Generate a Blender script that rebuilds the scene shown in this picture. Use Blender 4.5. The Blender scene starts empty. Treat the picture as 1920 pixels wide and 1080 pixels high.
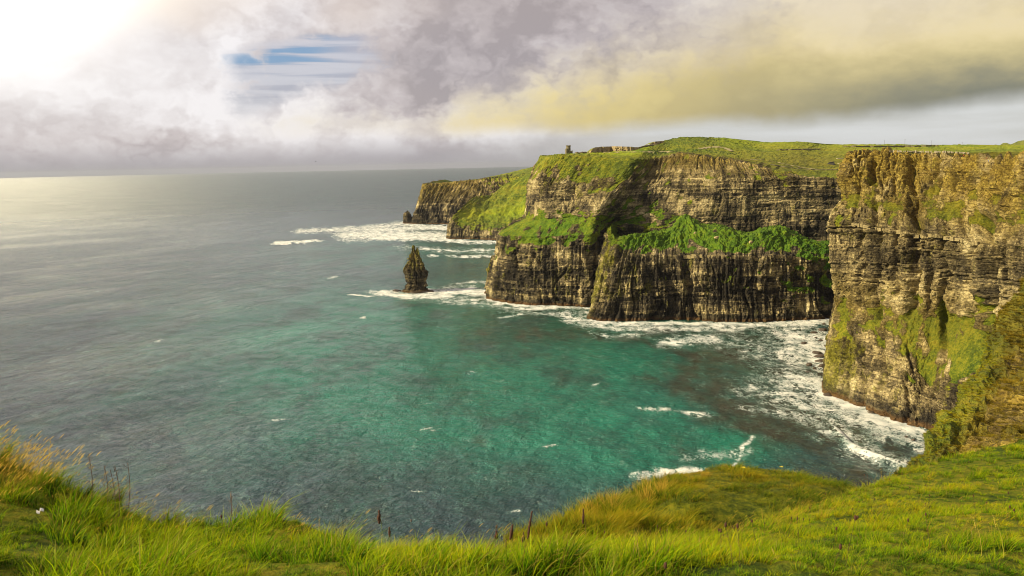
import bpy, bmesh, math, random
import numpy as np
from mathutils import Matrix, Vector, Quaternion

S = bpy.context.scene
COL = S.collection
RNG = np.random.default_rng(7)
random.seed(7)
rad = math.radians

# ------------------------------------------------------------------ camera
F = 1600.0                       # focal length in pixels of the 1920 wide photograph
EYE = np.array([0.0, 0.0, 180.0])
PITCH, ROLL = rad(8.25), math.atan(0.0208)
_f = np.array([0, math.cos(PITCH), -math.sin(PITCH)])
_u0 = np.array([0, math.sin(PITCH), math.cos(PITCH)])
_r0 = np.array([1.0, 0, 0])
_r = math.cos(ROLL) * _r0 - math.sin(ROLL) * _u0
_u = math.cos(ROLL) * _u0 + math.sin(ROLL) * _r0
cd = bpy.data.cameras.new('camera')
cam = bpy.data.objects.new('camera', cd)
COL.objects.link(cam)
cam.matrix_world = Matrix(((_r[0], _u[0], -_f[0], 0), (_r[1], _u[1], -_f[1], 0), (_r[2], _u[2], -_f[2], 180), (0, 0, 0, 1)))
cd.sensor_width = 36.0
cd.lens = 36.0 * F / 1920
cd.clip_start, cd.clip_end = 0.1, 200000
cd.dof.use_dof = True
cd.dof.focus_distance = 150
cd.dof.aperture_fstop = 6.3
S.camera = cam

# ------------------------------------------------------------------ light
SUN_AZ, SUN_EL = rad(-102), rad(30)
S.view_settings.view_transform = 'Standard'
S.view_settings.look = 'None'
S.view_settings.exposure = 0.75
S.view_settings.gamma = 1.0
S.view_settings.use_curve_mapping = False
S.cycles.use_denoising = True
S.cycles.filter_width = 1.0
S.cycles.volume_bounces = 0
S.cycles.max_bounces = 6
S.cycles.sample_clamp_indirect = 6
sl = bpy.data.lights.new('sun', 'SUN')
sl.energy = 5.0
sl.angle = rad(0.5)
sl.color = (1.0, 0.85, 0.52)
sun = bpy.data.objects.new('sun', sl)
COL.objects.link(sun)
_sd = Vector((math.sin(SUN_AZ) * math.cos(SUN_EL), math.cos(SUN_AZ) * math.cos(SUN_EL), math.sin(SUN_EL)))
sun.rotation_euler = _sd.to_track_quat('Z', 'Y').to_euler()
sun.location = (-300, -100, 400)


class NT:
    """small helper to write node trees as expressions"""
    def __init__(s, tree):
        s.t = tree; s.n = tree.nodes; s.l = tree.links

    def node(s, kind, **kw):
        n = s.n.new(kind)
        for k, v in kw.items():
            setattr(n, k, v)
        return n

    def put(s, sock, v):
        if isinstance(v, bpy.types.NodeSocket):
            s.l.new(v, sock)
        elif v is not None:
            if isinstance(v, tuple) and len(v) == 3 and sock.type == 'RGBA':
                v = v + (1.0,)
            sock.default_value = v

    def m(s, op, a, b=None, c=None, clamp=False):
        n = s.node('ShaderNodeMath', operation=op, use_clamp=clamp)
        s.put(n.inputs[0], a); s.put(n.inputs[1], b)
        if c is not None: s.put(n.inputs[2], c)
        return n.outputs[0]

    def add(s, a, b): return s.m('ADD', a, b)
    def sub(s, a, b): return s.m('SUBTRACT', a, b)
    def mul(s, a, b): return s.m('MULTIPLY', a, b)

    def ss(s, x, lo, hi, a=0.0, b=1.0):
        n = s.node('ShaderNodeMapRange', interpolation_type='SMOOTHSTEP')
        s.put(n.inputs[0], x); s.put(n.inputs[1], lo); s.put(n.inputs[2], hi); s.put(n.inputs[3], a); s.put(n.inputs[4], b)
        return n.outputs[0]

    def vm(s, op, a, b=None):
        n = s.node('ShaderNodeVectorMath', operation=op)
        s.put(n.inputs[0], a)
        if b is not None: s.put(n.inputs[1], b)
        return n.outputs[0]

    def mix(s, f, a, b, blend='MIX'):
        n = s.node('ShaderNodeMix', data_type='RGBA', blend_type=blend)
        s.put(n.inputs[0], f); s.put(n.inputs[6], a); s.put(n.inputs[7], b)
        return n.outputs[2]

    def noise(s, vec, scale, detail=4, rough=0.55, dist=0.0, lac=2.0):
        n = s.node('ShaderNodeTexNoise')
        s.put(n.inputs['Vector'], vec)
        n.inputs['Scale'].default_value = scale; n.inputs['Detail'].default_value = detail
        n.inputs['Roughness'].default_value = rough; n.inputs['Distortion'].default_value = dist
        n.inputs['Lacunarity'].default_value = lac
        return n.outputs[0]

    def ramp(s, x, stops, interp='LINEAR'):
        n = s.node('ShaderNodeValToRGB')
        e = n.color_ramp; e.interpolation = interp
        while len(e.elements) > 1: e.elements.remove(e.elements[-1])
        e.elements[0].position = stops[0][0]; e.elements[0].color = stops[0][1] + (1,)
        for p, c in stops[1:]:
            q = e.elements.new(p); q.color = c + (1,)
        s.put(n.inputs[0], x)
        return n.outputs[0]

    def attr(s, name):
        return s.node('ShaderNodeAttribute', attribute_name=name).outputs['Fac']


def build_world():
    w = bpy.data.worlds.new('World'); S.world = w; w.use_nodes = True
    w.node_tree.nodes.clear()
    t = NT(w.node_tree)
    sky = t.node('ShaderNodeTexSky', sky_type='NISHITA', sun_disc=False)
    sky.sun_elevation = SUN_EL; sky.sun_rotation = SUN_AZ % (2 * math.pi)
    bg0 = t.node('ShaderNodeBackground'); bg0.inputs[1].default_value = 0.08
    t.l.new(sky.outputs[0], bg0.inputs[0])
    d = t.vm('NORMALIZE', t.node('ShaderNodeTexCoord').outputs['Generated'])
    sep = t.node('ShaderNodeSeparateXYZ'); t.l.new(d, sep.inputs[0])
    x, y, z = sep.outputs
    u = t.m('ARCTAN2', x, y)                 # azimuth from +Y, right positive
    v = t.m('ARCSINE', z)                    # elevation
    def at(sx, sz, off=(0, 0, 0)):
        return t.vm('ADD', t.vm('MULTIPLY', d, (sx, sx, sz)), off)
    warp = t.noise(at(3, 5), 1.0, 3)
    wn_ = t.node('ShaderNodeTexNoise'); t.put(wn_.inputs['Vector'], at(7, 10)); wn_.inputs['Detail'].default_value = 5; wcol = wn_.outputs[1]
    def puff(off):
        q = t.vm('ADD', at(1, 1.45, off), t.vm('MULTIPLY', t.vm('SUBTRACT', wcol, (.5, .5, .5)), (.10, .10, .10)))
        a = t.noise(q, 2.7, 3, 0.5)
        acc = t.mul(t.sub(a, .5), 1.5)
        for sc, w_ in ((4.6, .60), (10., .36), (22., .14), (48., .055), (105., .022)):
            n_ = t.node('ShaderNodeTexNoise'); t.put(n_.inputs['Vector'], q); n_.inputs['Scale'].default_value = sc; n_.inputs['Detail'].default_value = 0
            acc = t.add(acc, t.mul(t.sub(t.m('ABSOLUTE', t.mul(t.sub(n_.outputs[0], .5), 2.6)), .42), w_))
        return t.add(t.mul(acc, .62), .5)
    p0 = puff((0, 0, 0)); p1 = puff((0.032, 0.0, -0.060))
    relief = t.sub(p0, p1)                   # side of each heap turned to the light
    lum = t.add(t.add(t.mul(relief, 0.80), t.mul(t.sub(p0, 0.5), 0.75)), 0.54)
    cum = t.ramp(lum, [(0.16, (.40, .35, .36)), (0.38, (.59, .525, .53)), (0.55, (.74, .685, .69)), (0.76, (.95, .91, .92))])
    # warm peach and brown tints drifting through the cloud
    warm = t.mul(t.ss(t.noise(at(2.6, 5.0, (7, 3, 1)), 1.0, 3), 0.42, 0.66), t.ss(u, 0.05, -0.25))
    cum = t.mix(t.mul(warm, 0.85), cum, (.82, .67, .56))
    brown = t.mul(t.ss(v, 0.10, 0.20), t.mul(t.ss(u, -0.22, 0.0), t.ss(u, 0.35, 0.08)))
    cum = t.mix(t.mul(brown, 0.45), cum, (.45, .375, .345))
    # grey band of rain light over the horizon
    hz = t.ss(t.add(v, t.mul(t.sub(warp, 0.5), 0.035)), 0.044, 0.002)
    cum = t.mix(t.mul(hz, 0.92), cum, (.40, .375, .405))
    # low roll of yellow cloud over the land
    low = t.add(0.040, t.add(t.mul(t.sub(t.noise(at(7, 7, (2, 9, 4)), 1.0, 5, .6), 0.5), 0.030), t.mul(t.ss(u, 0.2, 0.6), 0.014)))
    above = t.sub(v, low)
    soft = t.ss(above, -0.012, 0.012)
    edge = t.add(-0.215, t.mul(t.sub(v, 0.036), 2.5))
    left = t.ss(t.add(t.sub(u, edge), t.mul(t.sub(p0, 0.5), 0.45)), -0.09, 0.24)
    front = t.mul(t.ss(u, 1.9, 1.3), t.ss(u, -1.9, -1.3))
    bank = t.mul(t.mul(soft, left), front)
    grain = t.mul(t.sub(t.noise(at(6, 13, (1, 1, 8)), 1.0, 8, .62), 0.5), 0.115)
    h = t.add(above, grain)
    yel = t.mix(t.ss(h, 0.02, 0.15), (.88, .71, .29), (.86, .74, .55))
    yel = t.mix(t.ss(u, .10, -.14), yel, (.84, .72, .49))
    shade = t.mul(t.ss(h, 0.085, -0.010), t.ss(t.add(u, t.mul(grain, 2.0)), -0.02, 0.46))
    yel = t.mix(1.0, yel, t.ramp(t.add(t.mul(t.sub(p0, .5), .9), .5), [(.25, (.84, .83, .82)), (.5, (.98, .98, .98)), (.75, (1.0, 1.0, 1.0))]), 'MULTIPLY')
    yel = t.mix(t.mul(shade, .97), yel, (.185, .190, .155))
    # clear pale strip under the roll
    under = t.mul(t.mul(t.mul(t.ss(v, -0.005, 0.012), t.ss(v, .095, .055)), t.ss(u, -0.12, 0.22)), front)
    cum = t.mix(under, cum, t.mix(t.ss(t.noise(at(4, 40), 1.0, 4), .35, .7), (.60, .60, .58), (.72, .73, .73)))
    cum = t.mix(bank, cum, yel)
    # white glow where the veiled sun stands
    gu = t.mul(t.sub(u, -0.545), 1.0); gv = t.mul(t.sub(v, 0.235), 0.95)
    r2 = t.add(t.mul(gu, gu), t.mul(gv, gv))
    glow = t.mul(t.m('EXPONENT', t.mul(r2, -17.0)), t.ss(v, .0, .11))
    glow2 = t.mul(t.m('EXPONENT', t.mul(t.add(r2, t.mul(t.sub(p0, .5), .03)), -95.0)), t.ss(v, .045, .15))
    cum = t.mix(t.mul(glow, 0.75), cum, (1.05, 1.0, .97))
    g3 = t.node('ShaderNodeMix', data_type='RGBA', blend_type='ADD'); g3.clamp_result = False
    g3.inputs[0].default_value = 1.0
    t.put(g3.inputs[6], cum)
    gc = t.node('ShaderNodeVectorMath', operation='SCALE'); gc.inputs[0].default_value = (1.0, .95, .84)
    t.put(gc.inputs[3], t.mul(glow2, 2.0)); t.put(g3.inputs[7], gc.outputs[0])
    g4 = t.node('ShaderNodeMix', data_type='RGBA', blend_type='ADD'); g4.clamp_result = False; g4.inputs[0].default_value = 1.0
    gd = t.node('ShaderNodeVectorMath', operation='SCALE'); gd.inputs[0].default_value = (1.0, .80, .36)  # unseen warm core above the frame, added to gild the sea's reflection
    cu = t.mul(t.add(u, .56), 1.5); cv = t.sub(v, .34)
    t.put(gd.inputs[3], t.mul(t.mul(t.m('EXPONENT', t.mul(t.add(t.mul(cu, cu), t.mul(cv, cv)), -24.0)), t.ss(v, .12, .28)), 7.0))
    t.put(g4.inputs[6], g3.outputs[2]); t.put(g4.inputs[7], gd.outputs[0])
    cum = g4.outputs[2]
    # hole with strips of blue sky
    uu = t.add(u, t.mul(t.sub(p0, .5), .16)); vv = t.add(v, t.mul(t.sub(p0, .5), .05))
    rgt = t.add(-.296, t.mul(t.sub(v, .045), 1.75))
    hole = t.mul(t.mul(t.mul(t.ss(t.add(t.add(u, t.mul(t.sub(v, .115), .85)), t.mul(t.sub(p0, .5), .26)), -.322, -.262), t.ss(uu, -.292, -.262)), t.ss(t.sub(uu, rgt), .03, -.012)), t.mul(t.ss(vv, .142, .127), t.ss(uu, -.180, -.215)))
    stripe = t.noise(at(5, 105), 1.0, 4, .5, .4)
    strip_c = t.mix(t.ss(stripe, .36, .64), (.47, .45, .53), (.66, .63, .69))
    hc = t.mix(t.mul(t.mul(t.ss(stripe, .56, .44), t.ss(v, .098, .116)), t.ss(u, -.17, -.23)), strip_c, (.22, .36, .57))
    bg1 = t.node('ShaderNodeBackground')
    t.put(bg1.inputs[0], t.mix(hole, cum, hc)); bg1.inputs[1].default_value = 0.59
    mx = t.node('ShaderNodeMixShader')
    # thin cloud lets a little of the clear sky through everywhere, most of it in the hole
    t.put(mx.inputs[0], t.sub(0.94, t.mul(hole, 0.15)))
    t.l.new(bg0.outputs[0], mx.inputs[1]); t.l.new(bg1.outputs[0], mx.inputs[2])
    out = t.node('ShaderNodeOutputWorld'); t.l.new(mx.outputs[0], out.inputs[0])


build_world()

# ------------------------------------------------------------------ helpers
def eye_y(px): return 308 - 0.0208 * (px - 960)

def ray(px, py):
    return _f + _r * ((px - 960) / F) - _u * ((py - 540) / F)

def P(px, py, Y):
    d = ray(px, py)
    return EYE + d * (Y / d[1])

def Z0(px, py, z=0.0):
    d = ray(px, py)
    return EYE + d * ((z - 180.0) / d[2])

def project(p):
    q = p - EYE
    w = q @ _f
    w = np.where(np.abs(w) < 1e-3, 1e-3, w)
    return 960 + F * (q @ _r) / w, 540 - F * (q @ _u) / w, w

def hash2(ix, iy, seed):
    h = (ix.astype(np.int64) * 374761393 + iy.astype(np.int64) * 668265263 + seed * 974634777) & 0xFFFFFFFF
    h = ((h ^ (h >> 13)) * 1274126177) & 0xFFFFFFFF
    return ((h ^ (h >> 16)) & 0xFFFFFF) / float(0x1000000)

def pn(x, y, seed=0):
    """gradient noise, about -0.7..0.7"""
    x = np.asarray(x, float); y = np.asarray(y, float)
    x, y = np.broadcast_arrays(x, y)
    ix = np.floor(x); iy = np.floor(y); fx = x - ix; fy = y - iy
    ux = fx * fx * fx * (fx * (fx * 6 - 15) + 10); uy = fy * fy * fy * (fy * (fy * 6 - 15) + 10)
    def g(ax, ay):
        a = hash2(ix + ax, iy + ay, seed) * 6.28318
        return np.cos(a) * (fx - ax) + np.sin(a) * (fy - ay)
    a = g(0, 0) * (1 - ux) + g(1, 0) * ux
    b = g(0, 1) * (1 - ux) + g(1, 1) * ux
    return (a * (1 - uy) + b * uy) * 1.4

def fbm(x, y, o=4, seed=0, gain=0.5):
    s = 0; a = 1.0; k = 1.0
    for i in range(o):
        s = s + a * pn(x * k + i * 17.3, y * k - i * 9.1, seed + i); a *= gain; k *= 2.03
    return s

def sst(x, a, b):
    t = np.clip((x - a) / (b - a), 0, 1)
    return t * t * (3 - 2 * t)

def mesh_fast(name, verts, quads, mat, attrs=None, smooth=False, tris=None):
    me = bpy.data.meshes.new(name)
    verts = np.ascontiguousarray(verts, np.float32)
    k = quads.shape[1]
    n = len(quads)
    me.vertices.add(len(verts)); me.vertices.foreach_set('co', verts.ravel())
    me.loops.add(n * k); me.loops.foreach_set('vertex_index', np.ascontiguousarray(quads, np.int32).ravel())
    me.polygons.add(n); me.polygons.foreach_set('loop_start', np.arange(0, n * k, k, dtype=np.int32))
    me.polygons.foreach_set('use_smooth', np.full(n, smooth))
    me.update(calc_edges=True)
    me.validate()
    for an, av in (attrs or {}).items():
        a = me.attributes.new(an, 'FLOAT', 'POINT'); a.data.foreach_set('value', np.ascontiguousarray(av, np.float32).ravel())
    if mat: me.materials.append(mat)
    return me

def link(name, data, parent=None):
    o = bpy.data.objects.new(name, data); COL.objects.link(o)
    if parent: o.parent = parent
    return o

def tag(o, label, cat=None, group=None, kind=None):
    o['label'] = label
    if cat: o['category'] = cat
    if group: o['group'] = group
    if kind: o['kind'] = kind
    return o

def grid_quads(ns, nt):
    i = np.arange(ns - 1)[:, None] * nt + np.arange(nt - 1)[None, :]
    return np.stack([i, i + nt, i + nt + 1, i + 1], -1).reshape(-1, 4)

# ------------------------------------------------------------------ materials
def new_mat(name):
    m = bpy.data.materials.new(name); m.use_nodes = True
    t = NT(m.node_tree); t.n.clear()
    out = t.node('ShaderNodeOutputMaterial')
    return m, t, out

def plain(name, col, rough=0.8, var=0.25, scale=3.0, metal=0.0):
    m, t, out = new_mat(name)
    b = t.node('ShaderNodeBsdfPrincipled')
    pos = t.node('ShaderNodeTexCoord').outputs['Object']
    n = t.noise(pos, scale, 5)
    t.put(b.inputs['Base Color'], t.mix(t.mul(t.ss(n, .35, .65), var), col, tuple(c * 0.45 for c in col)))
    b.inputs['Roughness'].default_value = rough; b.inputs['Metallic'].default_value = metal
    t.l.new(b.outputs[0], out.inputs[0])
    return m

def grass_colour(t, pos, sc=1.0, dry=None):
    a = t.noise(pos, 0.012 * sc, 5, .6); b = t.noise(pos, 0.09 * sc, 5, .65); c = t.noise(pos, 0.5 * sc, 4, .7)
    k = t.add(t.add(t.mul(a, 0.40), t.mul(b, 0.50)), t.add(t.mul(c, 0.65), t.add(t.mul(t.noise(pos, 1.7 * sc, 3, .7), .35), -.425)))
    col = t.ramp(k, [(0.34, (.020, .045, .005)), (0.45, (.065, .105, .007)), (0.55, (.155, .185, .009)), (0.68, (.28, .245, .018))])
    if dry is not None:
        col = t.mix(dry, col, t.ramp(t.add(t.mul(c, .6), t.mul(b, .4)), [(.35, (.05, .035, .010)), (.5, (.16, .105, .012)), (.65, (.30, .20, .02))]))
    return col

def make_cliff_mat():
    m, t, out = new_mat('cliff_rock')
    pos = t.node('ShaderNodeNewGeometry').outputs['Position']
    sep = t.node('ShaderNodeSeparateXYZ'); t.l.new(pos, sep.inputs[0]); z = sep.outputs[2]
    tone, gr, och, moss, vivid = (t.attr(k) for k in ('tone', 'grass', 'ochre', 'moss', 'vivid'))
    fine = t.noise(pos, 0.55, 6, .7)
    streak = t.noise(t.vm('MULTIPLY', pos, (.11, .11, .030)), 1.0, 7, .68)
    beds = t.noise(t.vm('MULTIPLY', pos, (.035, .035, 1.1)), 1.0, 5, .65)
    mott = t.noise(pos, .035, 5, .6)
    k = t.add(t.add(t.mul(tone, 0.66), t.mul(t.sub(fine, .5), 0.75)), t.add(t.mul(t.sub(streak, .5), 0.38), t.add(t.mul(t.sub(beds, .5), 0.70), t.add(t.mul(t.sub(mott, .5), .8), t.add(t.mul(t.sub(t.noise(t.vm('MULTIPLY', pos, (.055, .055, .011)), 1.0, 5, .62), .5), .95), 0.09)))))
    k = t.add(t.mul(t.sub(k, .46), 1.4), .46)
    rock = t.ramp(k, [(0.10, (.026, .021, .014)), (0.30, (.085, .069, .042)), (0.48, (.185, .148, .080)), (0.68, (.42, .335, .165)), (0.95, (.64, .54, .30))])
    oc = t.ramp(t.add(t.mul(fine, .6), t.mul(streak, .4)), [(.33, (.065, .042, .011)), (.47, (.26, .180, .030)), (.62, (.53, .405, .075))])
    rock = t.mix(t.mul(och, t.ss(t.noise(pos, .06, 4), .30, .55, .35, 1.0)), rock, oc)
    # lichen and algae: yellow green on the faces
    lm = t.ss(t.add(moss, t.mul(t.sub(t.noise(t.vm('MULTIPLY', pos, (.10, .10, .045)), 1.0, 7, .72), .5), 1.7)), .38, .72)
    rock = t.mix(t.mul(lm, .8), rock, t.ramp(fine, [(.35, (.105, .105, .012)), (.55, (.27, .25, .02)), (.7, (.40, .36, .03))]))
    # black tidal band with a rusty weed line just over the water
    wet = t.ss(t.add(z, t.mul(t.sub(streak, .5), 22)), 13, 4)
    rock = t.mix(t.mul(wet, .72), rock, (.030, .026, .020))
    weed = t.ss(t.add(z, t.mul(t.sub(fine, .5), 6)), 4.2, 1.6)
    rock = t.mix(t.mul(weed, .7), rock, (.16, .085, .03))
    gcol = grass_colour(t, pos, 1.0)
    gcol = t.mix(vivid, gcol, t.ramp(t.add(t.mul(fine, .5), t.mul(t.noise(pos, .11, 4), .5)), [(.36, (.018, .060, .004)), (.5, (.065, .145, .006)), (.64, (.16, .225, .009))]))
    gcol = t.mix(t.ss(moss, .55, 1.0, 0, .8), gcol, t.ramp(t.add(t.mul(t.noise(pos, .012, 4), .7), t.mul(fine, .3)), [(.38, (.105, .185, .005)), (.5, (.24, .31, .006)), (.62, (.34, .345, .010))]))
    gm = t.ss(t.add(gr, t.add(t.mul(t.sub(fine, .5), .7), t.mul(t.sub(t.noise(pos, .14, 5, .65), .5), .8))), .36, .64)
    # dead growth where ochre and grass meet
    gcol = t.mix(t.mul(och, .75), gcol, t.ramp(t.add(t.mul(fine, .55), t.mul(t.noise(pos, .1, 5), .45)), [(.34, (.045, .030, .007)), (.48, (.14, .10, .012)), (.62, (.28, .19, .02))]))
    rimm = t.mul(t.mul(gm, t.sub(1.0, gm)), 2.6)
    col = t.mix(rimm, t.mix(gm, rock, gcol), (.105, .080, .022))
    b = t.node('ShaderNodeBsdfPrincipled')
    t.put(b.inputs['Base Color'], col)
    b.inputs['Specular IOR Level'].default_value = 0.2
    t.put(b.inputs['Roughness'], 0.9)
    bp = t.node('ShaderNodeBump'); bp.inputs['Strength'].default_value = 1.0; bp.inputs['Distance'].default_value = 1.5
    vo = t.node('ShaderNodeTexVoronoi', feature='DISTANCE_TO_EDGE')
    t.put(vo.inputs['Vector'], t.vm('ADD', t.vm('MULTIPLY', pos, (.20, .20, .42)), t.mul(fine, .9))); vo.inputs['Scale'].default_value = 1.0
    crack = t.ss(vo.outputs['Distance'], 0.0, .10)
    t.put(bp.inputs['Height'], t.add(t.add(fine, t.mul(crack, t.sub(.8, t.mul(gm, .8)))), t.add(t.mul(t.noise(pos, 1.8, 4, .7), .5), t.mul(beds, 1.6))))
    t.l.new(bp.outputs[0], b.inputs['Normal'])
    t.l.new(b.outputs[0], out.inputs[0])
    return m

def make_turf_mat(name, sc, dark=1.0):
    m, t, out = new_mat(name)
    pos = t.node('ShaderNodeNewGeometry').outputs['Position']
    dry = t.attr('ochre')
    col = grass_colour(t, pos, sc, dry)
    b = t.node('ShaderNodeBsdfPrincipled')
    t.put(b.inputs['Base Color'], t.mix(1.0, col, (dark, dark, dark), 'MULTIPLY'))
    b.inputs['Roughness'].default_value = 0.95; b.inputs['Specular IOR Level'].default_value = 0.1
    bp = t.node('ShaderNodeBump'); bp.inputs['Strength'].default_value = 1.0; bp.inputs['Distance'].default_value = 0.15
    t.put(bp.inputs['Height'], t.noise(pos, 1.2 * sc, 6, .7))
    t.l.new(bp.outputs[0], b.inputs['Normal'])
    t.l.new(b.outputs[0], out.inputs[0])
    return m

def make_blade_mat(name, stops, tipcol, tipamt, sc=0.9):
    m, t, out = new_mat(name)
    pos = t.node('ShaderNodeNewGeometry').outputs['Position']
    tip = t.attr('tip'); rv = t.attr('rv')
    rnd = t.node('ShaderNodeObjectInfo').outputs['Random']
    n = t.noise(pos, sc, 4, .6); n2 = t.noise(pos, sc * .22, 3, .6)
    k = t.add(t.add(t.mul(n, .40), t.mul(n2, .42)), t.add(t.mul(rnd, .16), t.mul(rv, .16)))
    k = t.add(t.mul(t.sub(k, .57), 1.45), .57)
    col = t.ramp(k, stops)
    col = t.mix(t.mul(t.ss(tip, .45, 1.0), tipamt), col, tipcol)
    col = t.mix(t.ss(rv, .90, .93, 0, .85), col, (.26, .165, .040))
    col = t.mix(t.ss(tip, .62, 0.0, 0, .88), col, (.020, .024, .005))  # darkens blades toward the root: shade between tufts put into the colour
    d = t.node('ShaderNodeBsdfDiffuse'); tr = t.node('ShaderNodeBsdfTranslucent'); gl = t.node('ShaderNodeBsdfGlossy')
    t.put(d.inputs[0], col); t.put(tr.inputs[0], col); gl.inputs['Roughness'].default_value = .45
    gl.inputs[0].default_value = (.5, .5, .25, 1)
    a = t.node('ShaderNodeMixShader'); a.inputs[0].default_value = .48
    t.l.new(d.outputs[0], a.inputs[1]); t.l.new(tr.outputs[0], a.inputs[2])
    c = t.node('ShaderNodeMixShader'); c.inputs[0].default_value = .02
    t.l.new(a.outputs[0], c.inputs[1]); t.l.new(gl.outputs[0], c.inputs[2])
    t.l.new(c.outputs[0], out.inputs[0])
    return m

M_CLIFF = make_cliff_mat()
M_TURF = make_turf_mat('turf', 6.0, .75)
M_STONE = plain('pale_stone', (.34, .27, .125), .9, .8, .9)
M_TOWER = plain('tower_stone', (.17, .145, .075), .9, .6, .5)
M_DARKROCK = plain('wet_rock', (.060, .042, .026), .45, .6, .5)

# ------------------------------------------------------------------ rock relief
def rock_relief(Sx, Z, seed, rib, bed, blk, big, rug):
    rg = np.random.default_rng(seed)
    th = np.clip(rg.lognormal(0.95, 0.55, 200), 0.9, 8.0)
    b = -25 + np.concatenate([[0], np.cumsum(th)])
    nb = len(b)
    R = rg.random((6, nb + 2))
    zw = Z + 2.5 * pn(Sx / 75, Z / 300, seed + 1) + 0.45 * pn(Sx / 9, Z / 9, seed + 2)
    idx = np.clip(np.searchsorted(b, zw) - 1, 0, nb - 2)
    f = zw - b[idx]
    off = (R[0][idx] - .5) * 2 * (0.6 + 0.9 * pn(Sx / 32, idx * 3.137, seed + 3)) * bed
    off = off - bed * 0.55 * np.exp(-f / 0.5)
    jw = 2.5 + 6.5 * R[1][idx] ** 1.5
    a = (Sx + 1.2 * pn(Sx / 6, Z / 5, seed + 4)) / jw + R[2][idx] * 17
    j = np.floor(a); fr = a - j
    hj = hash2(j, idx.astype(float), seed + 5)
    blo = (hj - .5) * blk - blk * .55 * np.exp(-np.minimum(fr, 1 - fr) * jw / .3) * (hash2(j, idx * 0 + 5., seed + 6) > .35)
    w = pn(Sx / 28, Z / 45, seed + 7)
    r1 = 1 - 2.6 * np.abs(pn(Sx / 21 + .5 * w, Z / 150, seed + 8))
    r2 = 1 - 2.6 * np.abs(pn((Sx + 4.0 * (R[4][idx] - .5)) / 8 + .7 * w, Z / 70, seed + 9))
    r3 = 1 - 2.6 * np.abs(pn((Sx + 5.0 * (R[4][idx] - .5)) / 3.3 + .6 * w, Z / 16, seed + 10))
    sb = Sx + 4.5 * (R[4][idx] - .5) * (.3 + np.clip(pn(Sx / 60, Z / 40, seed + 25) + .4, 0, 1))
    md = .45 + .9 * np.clip(.5 + pn(Sx / 48, Z / 60, seed + 17), 0, 1.2)
    n1 = pn(Sx / 33 + .6 * w, Z / 190, seed + 18); n2 = pn(sb / 12 + .5 * w, Z / 60, seed + 19)
    clf = -5.5 * np.exp(-(n1 / .055) ** 2) * sst(pn(Sx / 40, Z / 50, seed + 20), -.25, .25) - 2.4 * np.exp(-(n2 / .07) ** 2) * sst(pn(Sx / 22, Z / 28, seed + 21), -.1, .35)
    pil = 0
    for cw, dep, off_, hs, sd in ((10.5, 2.6, 3.2, 26., 26), (4.6, 1.5, 1.9, 13., 27)):
        a2 = (Sx + cw * .55 * pn(Sx / 27, Z / 75, seed + sd)) / cw; j2 = np.floor(a2); f2 = a2 - j2
        zs = np.floor(Z / hs + hash2(j2, j2 * 0, seed + sd + 40) * 3)
        pil = pil + dep * (.6 - (2 * f2 - 1) ** 2) * (.3 + hash2(j2, zs, seed + sd + 50)) + off_ * (hash2(j2, zs, seed + sd + 60) - .5)
    ribs = rib * (md * (2.0 * r1 + .6 * r2 + .7 * r3) + .62 * pil + .8 * clf)
    off = off * (.35 + 1.3 * np.clip(.5 + pn(Sx / 70, Z / 30, seed + 22), 0, 1))
    blo = blo * (.5 + 1.2 * np.clip(.5 + pn(Sx / 30, Z / 22, seed + 23), 0, 1))
    bigd = big * fbm(Sx / 62, Z / 95, 3, seed + 11)
    rugd = rug * (1.6 * np.abs(fbm(Sx / 11 + Z / 30, Z / 13, 4, seed + 12, .6)) - .4 + .5 * (1 - 2.6 * np.abs(pn(Sx / 5 + Z / 16, Z / 22, seed + 13))))
    fine = .35 * fbm(Sx / 2.2, Z / 2.0, 3, seed + 14)
    tone = .36 + .34 * (R[3][idx] - .1) + .42 * fbm(Sx / 42, Z / 24, 4, seed + 15) + .26 * (hj - .5)
    return off + blo + ribs + bigd + rugd + fine, tone

def interp_cols(A, ns, key=None):
    """Catmull-Rom through the columns A[c, level, k], resampled to even spacing"""
    c = A.shape[0]
    fine = 24
    out = []
    for i in range(c - 1):
        p0 = A[max(i - 1, 0)]; p1 = A[i]; p2 = A[i + 1]; p3 = A[min(i + 2, c - 1)]
        d01 = max(np.linalg.norm((p1 - p0)[:, :2].mean(0)), 1e-3); d12 = max(np.linalg.norm((p2 - p1)[:, :2].mean(0)), 1e-3); d23 = max(np.linalg.norm((p3 - p2)[:, :2].mean(0)), 1e-3)
        m1 = (p2 - p0) / (d01 + d12) * d12 if i > 0 else (p2 - p1)
        m2 = (p3 - p1) / (d12 + d23) * d12 if i < c - 2 else (p2 - p1)
        m1 = m1 * .75; m2 = m2 * .75
        t = (np.arange(fine + (1 if i == c - 2 else 0)) / fine)[:, None, None]
        h = (2 * t**3 - 3 * t**2 + 1) * p1 + (t**3 - 2 * t**2 + t) * m1 + (-2 * t**3 + 3 * t**2) * p2 + (t**3 - t**2) * m2
        out.append(h)
    D = np.concatenate(out, 0)
    if key is None: key = slice(None)
    seg = np.linalg.norm(np.diff(D[:, key, :3].mean(1), axis=0), axis=1)
    s = np.concatenate([[0], np.cumsum(seg)])
    q = np.linspace(0, s[-1], ns)
    B = np.empty((ns, A.shape[1], A.shape[2]))
    for l in range(A.shape[1]):
        for k in range(A.shape[2]):
            B[:, l, k] = np.interp(q, s, D[:, l, k])
    return B, q

def blur(a, n, ax):
    for _ in range(n):
        p = np.concatenate([np.take(a, [0], ax), a, np.take(a, [-1], ax)], ax)
        m = p.shape[ax]
        a = (np.take(p, range(0, m - 2), ax) + 2 * np.take(p, range(1, m - 1), ax) + np.take(p, range(2, m), ax)) / 4
    return a

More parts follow.
